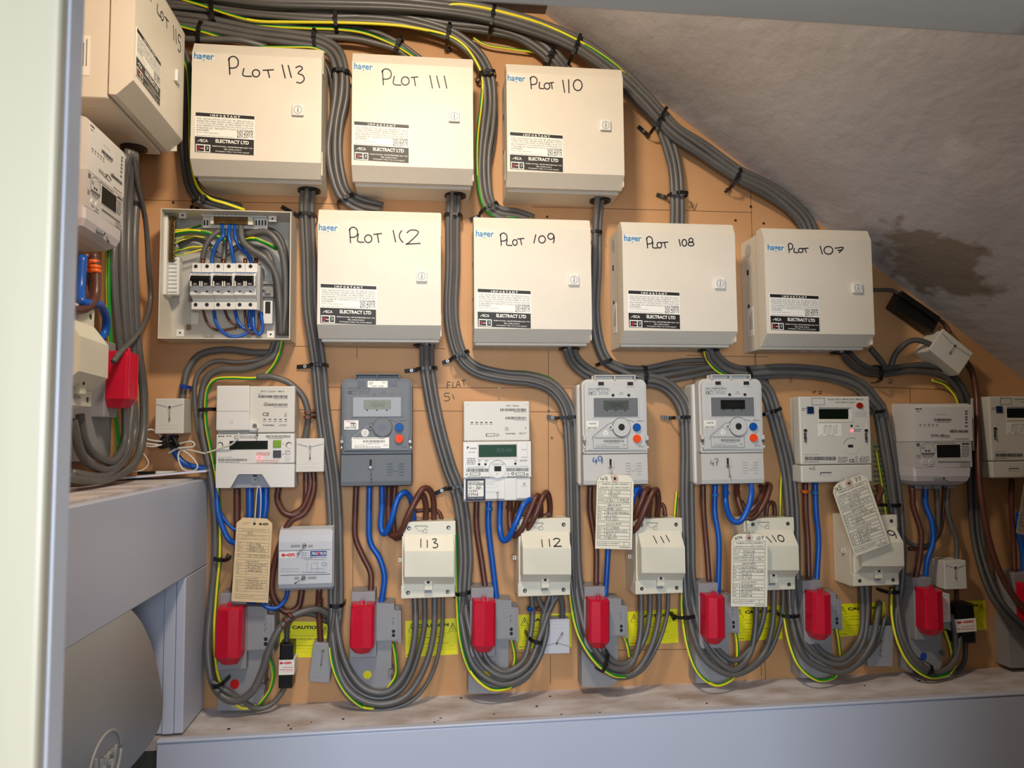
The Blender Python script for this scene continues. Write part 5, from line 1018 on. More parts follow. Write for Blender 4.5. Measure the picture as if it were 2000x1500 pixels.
# ------------------------------------------------------------------ cables
def cable(pts, r, m, label, group=None, name='cable', stripe=None, twist=0, k=6, cat='cable'):
    c = MB(WF); c.tube(pts, r, m, 9, k, stripe=stripe, twist=twist); return solo(name, c, label, cat, group)
def offset(path, offs):
    """shift a px path sideways; offs: one (px, mm) pair for the whole run"""
    n = len(path); out = []
    for i, p in enumerate(path):
        a = path[max(i-1, 0)]; b = path[min(i+1, n-1)]; dx, dy = b[0]-a[0], b[1]-a[1]; l = math.hypot(dx, dy) or 1
        sp = p[3] if len(p) > 3 else 1.0
        out.append((p[0]-dy/l*offs[0]*sp, p[1]+dx/l*offs[0]*sp, p[2]+offs[1]*sp))
    return out
def bundle(path, offs, r, label, m=None, jit=1.2):
    """several cables side by side; each its own object"""
    m = m or cableg
    if len(path[0]) < 3: path = [(p[0], p[1], 22)+tuple(p[2:]) for p in path]
    for i, o in enumerate(offs):
        q = offset(path, (o[0], o[1])); rr = o[2] if len(o) > 2 else r
        q = [(p[0]+(R.uniform(-jit, jit) if 0 < j < len(q)-1 else 0), p[1]+(R.uniform(-jit, jit) if 0 < j < len(q)-1 else 0), p[2]) for j, p in enumerate(q)]
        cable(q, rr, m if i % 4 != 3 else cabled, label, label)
def earth(pts, label, r=3.2, twist=1.0, name='earth_cable'):
    return cable(pts, r, cyell, label, None, name, stripe=cgreen, twist=twist)
u = 11.0
# --- top trunk, running from the left along the soffit
T1 = [(282, -34, 60), (400, -18, 60), (520, -4, 60), (640, -2, 56), (760, 2, 52), (860, 10, 48), (950, 24, 44), (1050, 52, 40), (1130, 86, 38), (1205, 140, 36), (1255, 188, 34), (1292, 228, 32)]
bundle(T1+[(1308, 262, 30), (1320, 300, 28), (1328, 340, 26), (1330, 400, 24), (1330, 450, 20)], [(-2, 0), (8, 2), (17, 0)], 6, 'grey trunk cable from the top edge down into the top of the PLOT 108 box')
bundle(T1+[(1322, 258, 30), (1370, 290, 28), (1440, 338, 26), (1500, 368, 24), (1545, 400, 22), (1572, 430, 20), (1584, 460, 16)], [(-11, 4), (-3, 13), (7, 12), (14, 9)], 6.3, 'grey trunk cable following the soffit edge to the PLOT 107 box')
earth([(745, -12, 62), (850, 8, 62), (905, 9, 64), (965, 20, 62), (1050, 44, 58), (1130, 80, 56), (1195, 122, 54), (1240, 165, 40), (1275, 205, 28)], 'green and yellow earth cable on the topmost trunk above the PLOT 110 box')
earth([(1290, 235, 28), (1306, 265, 30), (1313, 310, 28), (1315, 370, 26), (1315, 445, 22)], 'green earth cable down the left side of the PLOT 108 feed', r=2.6, twist=.3)
earth([(1500, 362, 16), (1530, 368, 18), (1556, 385, 18), (1572, 405, 18), (1584, 432, 16), (1590, 455, 12)], 'green and yellow earth cable arching above the PLOT 107 feed', twist=.2)
# --- second trunk
T2 = [(282, -2, 46), (350, 2, 46), (430, 10, 44), (520, 20, 42), (600, 27, 40), (655, 29, 38), (740, 32, 38), (800, 40, 36), (870, 60, 34)]
bundle(T2+[(910, 84, 30), (938, 115, 30), (954, 150, 30), (959, 200, 26), (955, 250, 26), (949, 300, 26), (948, 350, 26), (955, 392, 26), (975, 414, 24), (1010, 420, 20), (1040, 430, 12)], [(2, 4), (-7, 3), (11, 6)], 5.6, 'grey cable curving down between the PLOT 111 and 110 boxes to PLOT 109')
cable([(930, 120, 22), (955, 165, 20), (968, 210, 16), (966, 270, 14), (957, 320, 16), (950, 350, 18)], 3.6, cableg, 'thin grey cable bowed out on the right of the bundle beside the PLOT 110 box')
bundle(T2[:6]+[(740, 28, 30), (810, 30, 28), (880, 42, 26), (950, 50, 26), (1010, 64, 26), (1055, 90, 24), (1085, 118, 22), (1102, 142, 14)], [(-14, 0), (-5, 6), (4, 8), (12, 2)], 6, 'grey cable of the second trunk ending on top of the PLOT 110 box')
earth([(310, -26, 60), (350, -4, 60), (400, 12, 60), (450, 29, 58), (500, 41, 56), (560, 43, 52), (655, 44, 52), (740, 47, 50), (800, 53, 48), (870, 68, 46), (905, 88, 42), (928, 118, 40), (942, 152, 38), (940, 200, 36), (933, 260, 36), (931, 310, 36), (934, 360, 36), (946, 405, 36), (972, 424, 30), (1015, 424, 24), (1050, 432, 14)], 'long green and yellow earth cable in the second top-row gap, reaching PLOT 109', twist=.6)
earth([(925, 74, 18), (950, 88, 18), (1000, 96, 18), (1060, 104, 16)], 'green and yellow earth cable running low behind the PLOT 110 feed', r=2.6, twist=.5)
earth([(835, 24, 30), (870, 28, 30), (910, 34, 26), (940, 42, 20)], 'short yellow length of earth cable between the two upper trunks', r=2.6, twist=.1)
# --- third trunk to 111
T3 = [(282, 18, 40), (360, 26, 40), (450, 42, 38), (540, 56, 36), (612, 63, 34), (690, 66, 32), (740, 78, 30), (780, 92, 28), (812, 116, 18)]
bundle(T3, [(-2, 0), (8, 2)], 6.2, 'grey cable of the third trunk ending on top of the PLOT 111 box')
cable([(500, 46, 30), (600, 47, 30), (680, 52, 30), (730, 61, 28), (780, 84, 26), (828, 118, 16)], 4.8, cableg, 'single grey cable arching above the PLOT 111 feed')
earth([(470, 46, 46), (520, 51, 46), (600, 55, 44), (655, 57, 42), (710, 64, 42), (760, 83, 40), (790, 99, 36), (818, 118, 26)], 'yellow and green earth cable on the PLOT 111 feed', twist=.2)
# --- fourth trunk down to 112
T4 = [(282, 34, 52), (360, 42, 52), (420, 52, 50), (500, 66, 48), (570, 76, 46), (622, 84, 44), (652, 104, 42), (665, 140, 40), (665, 185, 36), (655, 240, 32), (651, 290, 30), (657, 340, 30), (672, 382, 28), (705, 402, 22), (745, 412, 14)]
bundle(T4, [(-12, 0), (-2, 8), (9, 5)], 6.4, 'grey cable passing over PLOT 113 and down between PLOT 113 and 111 to PLOT 112')
cable([(600, 100, 30), (630, 118, 30), (648, 160, 22), (648, 230, 18), (640, 290, 18), (648, 340, 20), (668, 390, 18), (700, 408, 14), (735, 414, 10)], 5, cabled, 'darker cable at the back left of the bundle between PLOT 113 and 111')
earth([(330, 42, 62), (360, 53, 64), (400, 63, 64), (436, 74, 60), (470, 80, 46)], 'green and yellow earth cable passing behind the top left of the PLOT 113 box', twist=.7)
earth([(505, 92, 70), (560, 92, 66), (610, 93, 60), (636, 103, 50)], 'yellow earth cable showing just above the top edge of the PLOT 113 box', r=2.6, twist=.1)
# --- humps behind the top edge of 113
for i, pts in enumerate(([(300, 66, 60), (360, 76, 62), (420, 77, 64), (470, 79, 62), (520, 92, 50)], [(300, 50, 40), (360, 62, 42), (430, 70, 44), (520, 84, 40)])):
    cable(pts, 6.5, cableg, 'grey cable lying behind the top edge of the PLOT 113 box', 'grey cables behind the top edge of the PLOT 113 box')
# --- dark bundle down the left of 113 into the open board
TL = [(290, 78, 60), (325, 84, 58), (352, 104, 50), (362, 150, 44), (363, 220, 40), (366, 300, 38), (376, 362, 36), (396, 390, 34), (430, 402, 28), (470, 412, 16)]
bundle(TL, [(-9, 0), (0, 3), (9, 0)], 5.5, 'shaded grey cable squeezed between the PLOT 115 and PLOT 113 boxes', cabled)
earth([(300, 92, 70), (340, 100, 66), (364, 130, 58), (370, 200, 54), (372, 300, 52), (384, 360, 50), (408, 386, 46), (440, 397, 40), (478, 410, 26)], 'green and yellow earth cable entering the top of the open board', twist=.5)
# --- 113 box to isolator 113
P1 = [(601, 350, 62), (601, 378, 48), (599, 410, 32), (603, 500, 26), (606, 600, 24), (616, 670, 24), (622, 715, 24), (630, 800, 24), (641, 880, 24), (650, 950, 24), (655, 1050, 26), (656, 1180, 34)]
g1 = 'grey cable dropping from PLOT 113 past the left of PLOT 112 to isolator 113'
cable(P1+[(663, 1250, 48), (678, 1300, 56), (704, 1338, 62), (738, 1353, 66), (770, 1342, 66), (797, 1300, 60), (811, 1235, 52), (810, 1150, 40)], 6.6, cableg, g1, g1)
cable(offset(P1, (-10, 0))+[(656, 1262, 42), (672, 1316, 50), (702, 1352, 54), (745, 1364, 56), (786, 1344, 52), (813, 1290, 46), (829, 1220, 42), (828, 1150, 38)], 5.8, cableg, g1, g1)
cable(offset(P1, (9, 0))+[(652, 1262, 50), (668, 1328, 62), (702, 1364, 70), (750, 1375, 70), (796, 1356, 64), (829, 1304, 56), (847, 1235, 48), (849, 1150, 40)], 6.4, cableg, g1, g1)
cable(offset(P1, (2, 11))+[(646, 1262, 48), (664, 1340, 56), (704, 1379, 60), (755, 1386, 58), (810, 1364, 50), (846, 1310, 44), (863, 1235, 40), (864, 1150, 36)], 4.2, cableg, g1, g1)
earth([(668, 1180, 20), (646, 1240, 40), (650, 1300, 60), (672, 1348, 66), (704, 1378, 66), (730, 1384, 60)], 'yellow and green earth cable at the outer left of the loop under isolator 113', twist=.5)
# --- 111 box to isolator 111
P2 = [(886, 372, 60), (886, 400, 40), (884, 440, 30), (884, 520, 26), (881, 590, 26), (884, 640, 26), (899, 692, 28), (930, 722, 28), (985, 736, 28), (1040, 742, 28), (1082, 760, 28), (1108, 800, 28), (1115, 860, 28), (1118, 940, 28), (1120, 1040, 30), (1123, 1120, 34)]
g2 = 'grey cable dropping from PLOT 111 and crossing above the green-display meter to isolator 111'
cable(offset(P2, (0, 0))+[(1132, 1190, 48), (1152, 1252, 62), (1192, 1302, 72), (1228, 1302, 66), (1245, 1268, 56), (1252, 1215, 48), (1252, 1140, 40)], 6.4, cableg, g2, g2)
cable(offset(P2, (-9, 0))+[(1142, 1180, 44), (1165, 1240, 56), (1195, 1290, 64), (1230, 1292, 60), (1258, 1250, 50), (1269, 1200, 44), (1270, 1140, 40)], 5.8, cableg, g2, g2)
cable(offset(P2, (9, 0))+[(1124, 1195, 44), (1140, 1262, 58), (1185, 1312, 70), (1235, 1316, 64), (1268, 1272, 54), (1286, 1210, 44), (1287, 1140, 40)], 6.0, cableg, g2, g2)
cable(offset(P2, (3, 10))+[(1128, 1200, 40), (1150, 1270, 50), (1200, 1322, 60), (1250, 1312, 54), (1284, 1260, 44), (1303, 1200, 40), (1306, 1140, 36)], 4.2, cableg, g2, g2)
earth([(950, 724, 20), (985, 725, 20), (1030, 727, 20), (1070, 737, 20), (1092, 752, 16)], 'yellow-green earth cable above the bundle over the green-display meter', r=2.6, twist=.3)
earth([(1112, 1120, 24), (1116, 1180, 46), (1130, 1240, 66), (1160, 1290, 82), (1195, 1318, 84), (1222, 1322, 70)], 'green and yellow earth cable outside the loop below the card marked 49', twist=.4)
# --- 112 box to isolator 112
P3_ = [(834, 668, 62), (834, 700, 40), (836, 730, 28), (848, 800, 26), (862, 860, 26), (878, 915, 26), (893, 955, 26), (904, 1010, 26), (910, 1090, 30), (907, 1160, 36)]
g3 = 'grey cable dropping from PLOT 112 and slanting right to isolator 112'
cable(P3_+[(915, 1220, 52), (938, 1290, 68), (985, 1322, 76), (1030, 1300, 68), (1056, 1240, 56), (1072, 1195, 46), (1090, 1163, 40), (1098, 1180, 34), (1098, 1212, 28)], 6.0, cableg, g3, g3)
cable(offset(P3_, (-9, 0))+[(935, 1230, 52), (950, 1286, 64), (985, 1312, 70), (1022, 1290, 62), (1036, 1240, 50), (1040, 1195, 44), (1036, 1140, 40)], 5.8, cableg, g3, g3)
cable(offset(P3_, (9, 0))+[(903, 1222, 50), (925, 1300, 66), (980, 1336, 74), (1035, 1312, 64), (1062, 1260, 52), (1068, 1210, 46), (1052, 1170, 42), (1052, 1140, 40)], 6.0, cableg, g3, g3)
cable(offset(P3_, (1, 10))+[(900, 1230, 46), (920, 1312, 58), (975, 1342, 64), (1030, 1322, 56), (1052, 1260, 50), (1062, 1200, 46), (1078, 1150, 40)], 5.4, cableg, g3, g3)
cable([(1058, 1255, 40), (1066, 1215, 44), (1078, 1180, 44), (1082, 1140, 40)], 5, cableg, 'short grey riser into isolator 112 beside the pale connector block')
earth([(890, 1040, 16), (891, 1100, 24), (893, 1180, 44), (899, 1250, 62), (918, 1310, 76), (955, 1345, 80), (990, 1345, 70), (1000, 1338, 60)], 'green and yellow earth cable outside the loop under the green-display meter', twist=.4)
# --- 110 box down, and 109 box: both meet at the strap above the 49 meter
P4 = [(1170, 384, 62), (1168, 410, 42), (1166, 450, 30), (1164, 520, 26), (1161, 600, 26), (1166, 660, 24), (1184, 704, 22), (1216, 722, 20), (1262, 724, 22)]
bundle(P4+[(1330, 712, 22), (1400, 712, 18), (1440, 722, 16), (1500, 734, 14)], [(-6, 0), (5, 2)], 5.6, 'grey cable dropping from PLOT 110 then running right behind the bundle over the 47 meter')
P5 = [(1112, 676, 60), (1122, 704, 40), (1150, 728, 32), (1200, 744, 30), (1262, 742, 30)]
g5 = 'grey cable bending from under PLOT 109 past the 49 meter to isolator 110'
dn = [(1300, 752, 28), (1328, 780, 28), (1340, 815, 28), (1343, 880, 26), (1342, 960, 26), (1344, 1050, 28), (1346, 1130, 34)]
cable(offset(P4[:-1], (3, 8))+[(1262, 740, 34)]+dn+[(1358, 1200, 46), (1385, 1270, 62), (1430, 1308, 70), (1462, 1282, 60), (1475, 1230, 50), (1478, 1140, 40)], 6.2, cableg, g5, g5)
cable(offset(P5+dn, (-9, 2))+[(1372, 1200, 42), (1398, 1262, 54), (1435, 1290, 60), (1468, 1262, 54), (1490, 1210, 46), (1497, 1140, 40)], 5.8, cableg, g5, g5)
cable(offset(P5+dn, (9, 0))+[(1344, 1200, 46), (1372, 1280, 62), (1430, 1318, 70), (1485, 1286, 58), (1508, 1225, 48), (1512, 1140, 40)], 6.2, cableg, g5, g5)
cable(offset(P5+dn, (1, 9))+[(1352, 1220, 40), (1390, 1296, 52), (1440, 1318, 56), (1498, 1280, 48), (1526, 1210, 42), (1530, 1140, 38)], 4.6, cableg, g5, g5)
bundle([(1106, 678, 50), (1130, 716, 36), (1190, 752, 22), (1262, 752, 22), (1340, 738, 22), (1400, 728, 20), (1450, 740, 16), (1495, 760, 14)], [(0, 0), (-12, 6)], 6, 'grey cable sweeping right from under PLOT 109 across the top of the 47 meter')
earth([(1322, 960, 14), (1318, 1010, 14), (1317, 1060, 14)], 'green earth cable just visible left of the bundle beside isolator 111', r=3, twist=.1)
earth([(1334, 1130, 24), (1332, 1190, 40), (1342, 1260, 62), (1362, 1312, 78), (1395, 1338, 82), (1425, 1330, 70), (1440, 1310, 58)], 'green and yellow earth cable outside the loop beneath the upright card', twist=.5)
# --- right of the 47 meter down to isolator 109
P6 = [(1462, 742, 22), (1495, 762, 20), (1510, 800, 20), (1524, 850, 20), (1538, 910, 20), (1546, 980, 22), (1549, 1060, 26), (1550, 1130, 32)]
g6 = 'grey cable running down between the 47 meter and the navy-button meter to isolator 109'
cable(offset(P6, (-9, 0))+[(1568, 1200, 44), (1595, 1262, 58), (1640, 1288, 64), (1675, 1255, 54), (1685, 1210, 46), (1682, 1130, 40)], 6.0, cableg, g6, g6)
cable(P6+[(1556, 1205, 46), (1582, 1270, 60), (1640, 1298, 66), (1682, 1262, 54), (1694, 1200, 46), (1692, 1130, 40)], 6.0, cableg, g6, g6)
cable(offset(P6, (9, 0))+[(1546, 1210, 46), (1575, 1288, 62), (1650, 1312, 66), (1700, 1262, 56), (1714, 1200, 46), (1718, 1178, 30), (1716, 1215, 20)], 6.0, cableg, g6, g6)
cable(offset(P6, (0, 10))+[(1550, 1220, 42), (1590, 1300, 52), (1660, 1308, 56), (1710, 1262, 46), (1730, 1205, 36), (1736, 1235, 22)], 4.4, cableg, g6, g6)
earth([(1532, 880, 8), (1526, 940, 10), (1524, 1010, 12), (1522, 1020, 10)], 'yellow-green earth cable left of the bundle beside the navy-button meter', r=3, twist=.1)
earth([(1528, 1130, 24), (1530, 1190, 40), (1540, 1250, 60), (1560, 1300, 76), (1595, 1328, 82), (1625, 1325, 70), (1636, 1314, 60)], 'green and yellow earth cable outside the loop beneath the tilted card', twist=.4)
# --- 108 box: sweeps right then down beside the rounded meter
P7 = [(1388, 672, 58), (1396, 698, 40), (1425, 722, 30), (1465, 728, 28), (1540, 724, 26), (1620, 732, 26), (1676, 752, 26), (1708, 785, 26), (1720, 805, 26), (1734, 880, 24), (1746, 950, 24), (1752, 1010, 24), (1756, 1080, 28), (1752, 1150, 34)]
g7 = 'grey cable sweeping from under PLOT 108 down the left of the rounded meter'
cable(offset(P7, (-9, 0))+[(1750, 1210, 44), (1764, 1262, 56), (1792, 1304, 64), (1828, 1320, 68), (1860, 1298, 56), (1866, 1250, 46), (1858, 1200, 36)], 5.8, cableg, g7, g7)
cable(P7+[(1757, 1215, 46), (1772, 1262, 58), (1798, 1298, 66), (1830, 1314, 70), (1862, 1294, 60), (1874, 1250, 44), (1866, 1210, 30)], 6.0, cableg, g7, g7)
bundle(P7[:-1], [(9, 0), (2, 10)], 6, g7)
earth([(1374, 672, 56), (1380, 700, 40), (1400, 724, 36), (1430, 735, 34), (1465, 733, 34), (1500, 733, 26)], 'yellow earth cable curving out from under the PLOT 108 box', twist=.1)
earth([(1560, 736, 10), (1600, 740, 10), (1640, 750, 8)], 'thin yellow-green earth cable under the sweep above the navy-button meter', r=2, twist=.1)
earth([(1712, 880, 10), (1722, 940, 10), (1728, 985, 12), (1732, 1010, 12)], 'yellow earth cable left of the bundle beside isolator 109', r=3, twist=.1)
earth([(1742, 1150, 30), (1742, 1200, 50), (1752, 1250, 66), (1775, 1295, 80), (1812, 1322, 84), (1850, 1318, 70), (1866, 1300, 50)], 'green and yellow earth cable outside the loop at the blue-dot cut-out', twist=.4)
# --- 107 box: to the right
P8 = [(1648, 676, 56), (1658, 700, 36), (1688, 722, 28), (1722, 728, 24), (1780, 722, 22), (1835, 728, 22), (1868, 752, 20), (1885, 790, 16), (1895, 860, 10), (1898, 960, 12), (1904, 1050, 16), (1930, 1140, 52), (1965, 1200, 80), (2030, 1260, 92)]
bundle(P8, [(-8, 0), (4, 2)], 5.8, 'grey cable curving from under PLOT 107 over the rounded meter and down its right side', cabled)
cable([(1715, 735, 24), (1780, 712, 16), (1830, 716, 14), (1866, 745, 12), (1890, 790, 10)], 4.6, cabled, 'grey cable arching highest over the rounded meter')
earth([(1820, 742, 18), (1846, 752, 18), (1866, 775, 16), (1874, 800, 12)], 'yellow earth cable on the arch above the rounded meter', r=3, twist=.1)
earth([(1902, 960, 8), (1906, 1030, 10), (1912, 1090, 12), (1922, 1140, 14)], 'dim yellow-green earth cable right of the rounded meter', r=2.4, twist=.2)
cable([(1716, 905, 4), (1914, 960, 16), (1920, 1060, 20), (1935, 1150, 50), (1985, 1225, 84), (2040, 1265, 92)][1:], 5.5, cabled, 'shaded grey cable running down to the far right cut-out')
cable([(1700, 680, 16), (1722, 706, 18), (1736, 724, 18), (1750, 690, 24), (1778, 666, 34), (1806, 668, 44), (1832, 682, 50)], 6.2, cabled, 'dark grey cable looping up to the tilted connector block by the soffit')
cable([(1706, 566, 10), (1745, 568, 20), (1768, 590, 26)], 4, cabled, 'dark cable entering the black block against the soffit')
cable([(1834, 624, 22), (1846, 634, 24), (1856, 650, 30)], 4.5, brown, 'short brown tail between the tilted black and white blocks')
cable([(1886, 705, 36), (1900, 730, 34), (1908, 780, 40), (1910, 860, 60), (1914, 950, 76), (1928, 1040, 84), (1950, 1110, 90), (1980, 1165, 94), (2030, 1220, 96)], 6.4, brown, 'long brown cable falling from the tilted connector block down the right side')
# --- open board: bottom cables
bundle([(548, 662, 30), (540, 684, 28), (500, 690, 26), (440, 684, 24), (392, 692, 24), (366, 722, 24), (358, 760, 26), (356, 790, 26)], [(0, 0)], 7.0, 'thick grey cable looping from the open board to the connector block by the left wall')
bundle([(536, 664, 40), (520, 696, 34), (470, 708, 30), (420, 706, 28), (390, 726, 26), (380, 760, 26), (386, 830, 26), (398, 880, 26), (410, 940, 26), (417, 1020, 26), (417, 1100, 26), (412, 1180, 28), (408, 1260, 34), (420, 1330, 40)], [(0, 0)], 4.6, 'thin grey cable from the open board down the left of the leftmost meter', jit=.5)
cable([(546, 664, 44), (530, 700, 40), (480, 720, 36), (430, 722, 34), (402, 742, 32), (392, 790, 30), (396, 850, 30), (408, 910, 30), (419, 990, 30), (420, 1090, 30), (412, 1180, 34), (406, 1260, 48), (413, 1325, 60), (432, 1358, 70), (462, 1369, 74), (492, 1352, 74), (512, 1312, 70), (526, 1268, 66), (546, 1228, 60), (574, 1202, 50), (620, 1190, 34), (650, 1206, 16)], 7.0, cableg, 'thick grey cable looping round under the red-dot cut-out and up past the black block')
earth([(552, 662, 50), (546, 690, 46), (530, 720, 42), (505, 738, 40), (450, 738, 40), (420, 742, 40), (404, 765, 40), (402, 820, 40), (410, 870, 40), (422, 930, 38), (429, 1000, 36), (430, 1080, 36), (424, 1150, 38), (419, 1230, 44), (424, 1310, 50), (440, 1350, 54), (470, 1382, 56), (500, 1378, 52)], 'long green and yellow earth cable from the open board down the leftmost edge', twist=.3)
cable([(502, 736, 44), (530, 736, 44), (565, 748, 42), (592, 775, 40), (602, 810, 36), (598, 845, 30), (590, 870, 24)], 6.4, cableg, 'grey cable arching over the leftmost meter into the off-white connector block')
cable([(412, 1330, 66), (440, 1348, 70), (470, 1366, 64), (500, 1384, 56), (530, 1376, 46), (552, 1350, 32), (556, 1335, 26)], 5.0, cableg, 'thin grey cable from under the red-dot cut-out to the foot of the black block')
# --- tails: brown and blue between meter, cut-out and isolator
def tail(pts, m, label, r=6.0, group=None): return cable(pts, r, m, label, group)
tail([(463, 950, 26), (463, 1010, 26), (463, 1100, 30), (455, 1165, 40)], brown, 'brown tail behind the buff card, from the leftmost meter to its cut-out', 6.8)
tail([(488, 948, 30), (488, 1010, 30), (487, 1100, 30), (492, 1185, 30)], blue, 'blue tail behind the left part of the buff card', 7.2)
tail([(520, 948, 34), (518, 1000, 36), (505, 1050, 36), (498, 1100, 34), (520, 1170, 30)], blue, 'blue tail bowing in behind the right part of the buff card', 6.2)
tail([(508, 948, 36), (508, 1000, 36), (500, 1060, 34)], blue, 'short blue tail between the cords of the buff card', 6.2)
tail([(424, 948, 34), (426, 1000, 40), (444, 1050, 46), (462, 1062, 40)], blue, 'blue tail curling left of the buff card', 5.5)
tail([(423, 955, 26), (430, 1000, 30), (452, 1030, 34), (470, 1036, 30)], blue, 'thinner blue tail just above the one curling left', 3.4)
tail([(545, 948, 30), (542, 976, 36), (556, 1002, 40), (580, 1004, 38), (596, 980, 30), (598, 915, 24)], brown, 'brown tail dipping from the leftmost meter up to the off-white connector block', 6.0)
tail([(612, 915, 24), (612, 960, 30), (596, 1000, 40), (566, 1020, 44), (548, 1060, 44), (534, 1110, 40), (532, 1160, 40), (556, 1194, 38), (582, 1186, 34), (590, 1150, 30)], brown, 'long brown tail passing left of the e-on isolator and looping beneath it', 6.2)
tail([(604, 915, 30), (606, 950, 34), (592, 990, 36), (570, 1005, 38)], brown, 'brown tail crossing behind the off-white connector block feed', 5.6)
tail([(512, 1178, 54), (522, 1186, 56), (542, 1187, 52), (558, 1170, 44), (562, 1148, 36)], blue, 'thin blue tail looping under the e-on isolator', 4.2)
tail([(624, 1148, 30), (622, 1180, 26), (624, 1215, 24), (627, 1262, 22)], brown, 'brown tail from the e-on isolator down to the tilted grey block', 6.0)
tail([(640, 1195, 24), (645, 1230, 24), (641, 1262, 20)], cabled, 'dark grey tail entering the tilted grey block', 5.0)
tail([(560, 1262, 26), (562, 1222, 26), (580, 1202, 26), (610, 1200, 20), (640, 1215, 14)], cabled, 'dark grey tail rising from the black block', 5.0)
for (x, y, a) in ((603, 1213, 0), (590, 1222, 0)): pass
# 113
tail([(696, 945, 28), (694, 1000, 28), (694, 1048, 28), (708, 1085, 30), (724, 1120, 34), (724, 1162, 44)], brown, 'brown tail with an S bend from the dark meter to its cut-out')
tail([(722, 945, 34), (721, 1010, 34), (723, 1058, 34), (742, 1092, 36), (751, 1130, 38), (744, 1182, 40)], blue, 'blue tail with an S bend from the dark meter to its cut-out')
tail([(746, 945, 36), (746, 990, 46), (744, 1030, 62), (752, 1042, 70), (764, 1018, 78), (776, 976, 78), (792, 962, 66), (804, 980, 44), (809, 1028, 30)], blue, 'blue tail looping from the dark meter over into isolator 113')
tail([(760, 945, 30), (759, 1000, 44), (762, 1042, 62), (782, 1040, 76), (800, 1000, 84), (826, 955, 76), (845, 968, 52), (848, 1028, 30)], brown, 'tallest brown loop from the dark meter into isolator 113', 6.2)
tail([(772, 945, 28), (768, 1000, 40), (772, 1050, 54), (792, 1034, 66), (806, 990, 74), (824, 966, 66), (832, 990, 46), (830, 1028, 30)], brown, 'inner brown loop from the dark meter into isolator 113', 6.2)
tail([(812, 998, 16), (840, 996, 20), (858, 1002, 24), (866, 1028, 30)], brown, 'small brown link arching at the top right of isolator 113', 4.4)
# 112
tail([(931, 975, 28), (931, 1030, 28), (940, 1090, 32), (949, 1155, 42)], brown, 'brown tail from the green-display meter to its cut-out')
tail([(955, 975, 30), (954, 1030, 30), (962, 1100, 32), (971, 1178, 36)], blue, 'straight blue tail from the green-display meter to its cut-out')
tail([(977, 975, 34), (976, 1025, 48), (980, 1052, 66), (992, 1052, 76), (1008, 1020, 84), (1024, 985, 78), (1040, 978, 60), (1044, 1015, 30)], blue, 'blue tail looping from the green-display meter into isolator 112')
tail([(996, 975, 30), (996, 1020, 48), (1002, 1046, 66), (1018, 1036, 78), (1034, 1000, 82), (1050, 968, 72), (1056, 990, 46), (1054, 1020, 30)], brown, 'outer brown loop from the green-display meter into isolator 112')
tail([(1012, 975, 26), (1006, 1030, 46), (1018, 1046, 60), (1040, 1018, 82), (1056, 980, 82), (1068, 962, 68), (1074, 985, 44), (1073, 1020, 30)], brown, 'inner brown loop from the green-display meter into isolator 112')
# 111
tail([(1153, 945, 28), (1153, 1000, 28), (1164, 1070, 32), (1164, 1150, 42)], brown, 'brown tail behind the card marked 49')
tail([(1187, 945, 30), (1188, 1050, 30), (1185, 1120, 34), (1182, 1168, 36)], blue, 'blue tail showing below the card marked 49')
tail([(1210, 945, 34), (1214, 1000, 54), (1230, 990, 74), (1240, 962, 80), (1250, 955, 60), (1254, 990, 40), (1258, 1020, 28)], blue, 'blue loop between the 49 card and isolator 111')
tail([(1222, 1000, 50), (1238, 1012, 74), (1250, 985, 84), (1262, 958, 80), (1270, 962, 56), (1266, 1020, 30)], brown, 'outer brown loop into isolator 111')
tail([(1228, 1040, 60), (1244, 1030, 84), (1262, 988, 92), (1280, 956, 84), (1286, 975, 56), (1283, 1020, 30)], brown, 'tall brown loop right of the 49 card into isolator 111')
tail([(1286, 982, 20), (1297, 990, 22), (1300, 1022, 26)], brown, 'small brown link at the top right of isolator 111', 4.4)
# 110
tail([(1373, 943, 28), (1374, 1000, 28), (1380, 1070, 30), (1385, 1140, 42)], brown, 'brown tail left of the upright card in front of isolator 110')
tail([(1397, 943, 32), (1396, 1000, 32), (1404, 1060, 36), (1402, 1165, 40)], blue, 'blue tail running down behind the left edge of the upright card')
tail([(1417, 943, 40), (1418, 985, 56), (1428, 1014, 88), (1446, 1018, 104), (1462, 990, 106), (1468, 960, 96), (1466, 944, 70)], blue, 'blue loop the upright card hangs from')
tail([(1440, 943, 34), (1440, 968, 50), (1452, 1004, 70), (1470, 1012, 76), (1492, 985, 76), (1504, 952, 64), (1500, 946, 40)], brown, 'outer brown loop above isolator 110')
tail([(1446, 980, 40), (1462, 998, 60), (1482, 978, 64), (1492, 955, 50), (1486, 950, 30)], brown, 'inner brown loop above isolator 110')
tail([(1496, 1015, 24), (1500, 985, 26), (1512, 985, 24), (1514, 1018, 24)], brown, 'small brown link on top of isolator 110', 4.4)
# 109
tail([(1573, 940, 28), (1574, 1000, 28), (1578, 1060, 30), (1580, 1135, 42)], brown, 'brown tail from the navy-button meter to its cut-out')
tail([(1592, 940, 32), (1594, 1000, 32), (1599, 1060, 34), (1594, 1150, 40)], blue, 'blue tail left of the tilted card marked 45')
tail([(1672, 940, 36), (1682, 960, 60), (1684, 980, 60), (1678, 1000, 50)], blue, 'short blue loop behind the right edge of the tilted card', 5)
tail([(1686, 1000, 70), (1694, 985, 78), (1700, 958, 70), (1690, 948, 44)], brown, 'inner brown loop right of the tilted card')
tail([(1690, 1014, 66), (1706, 996, 76), (1720, 962, 66), (1716, 950, 40)], brown, 'outer brown loop right of the tilted card')
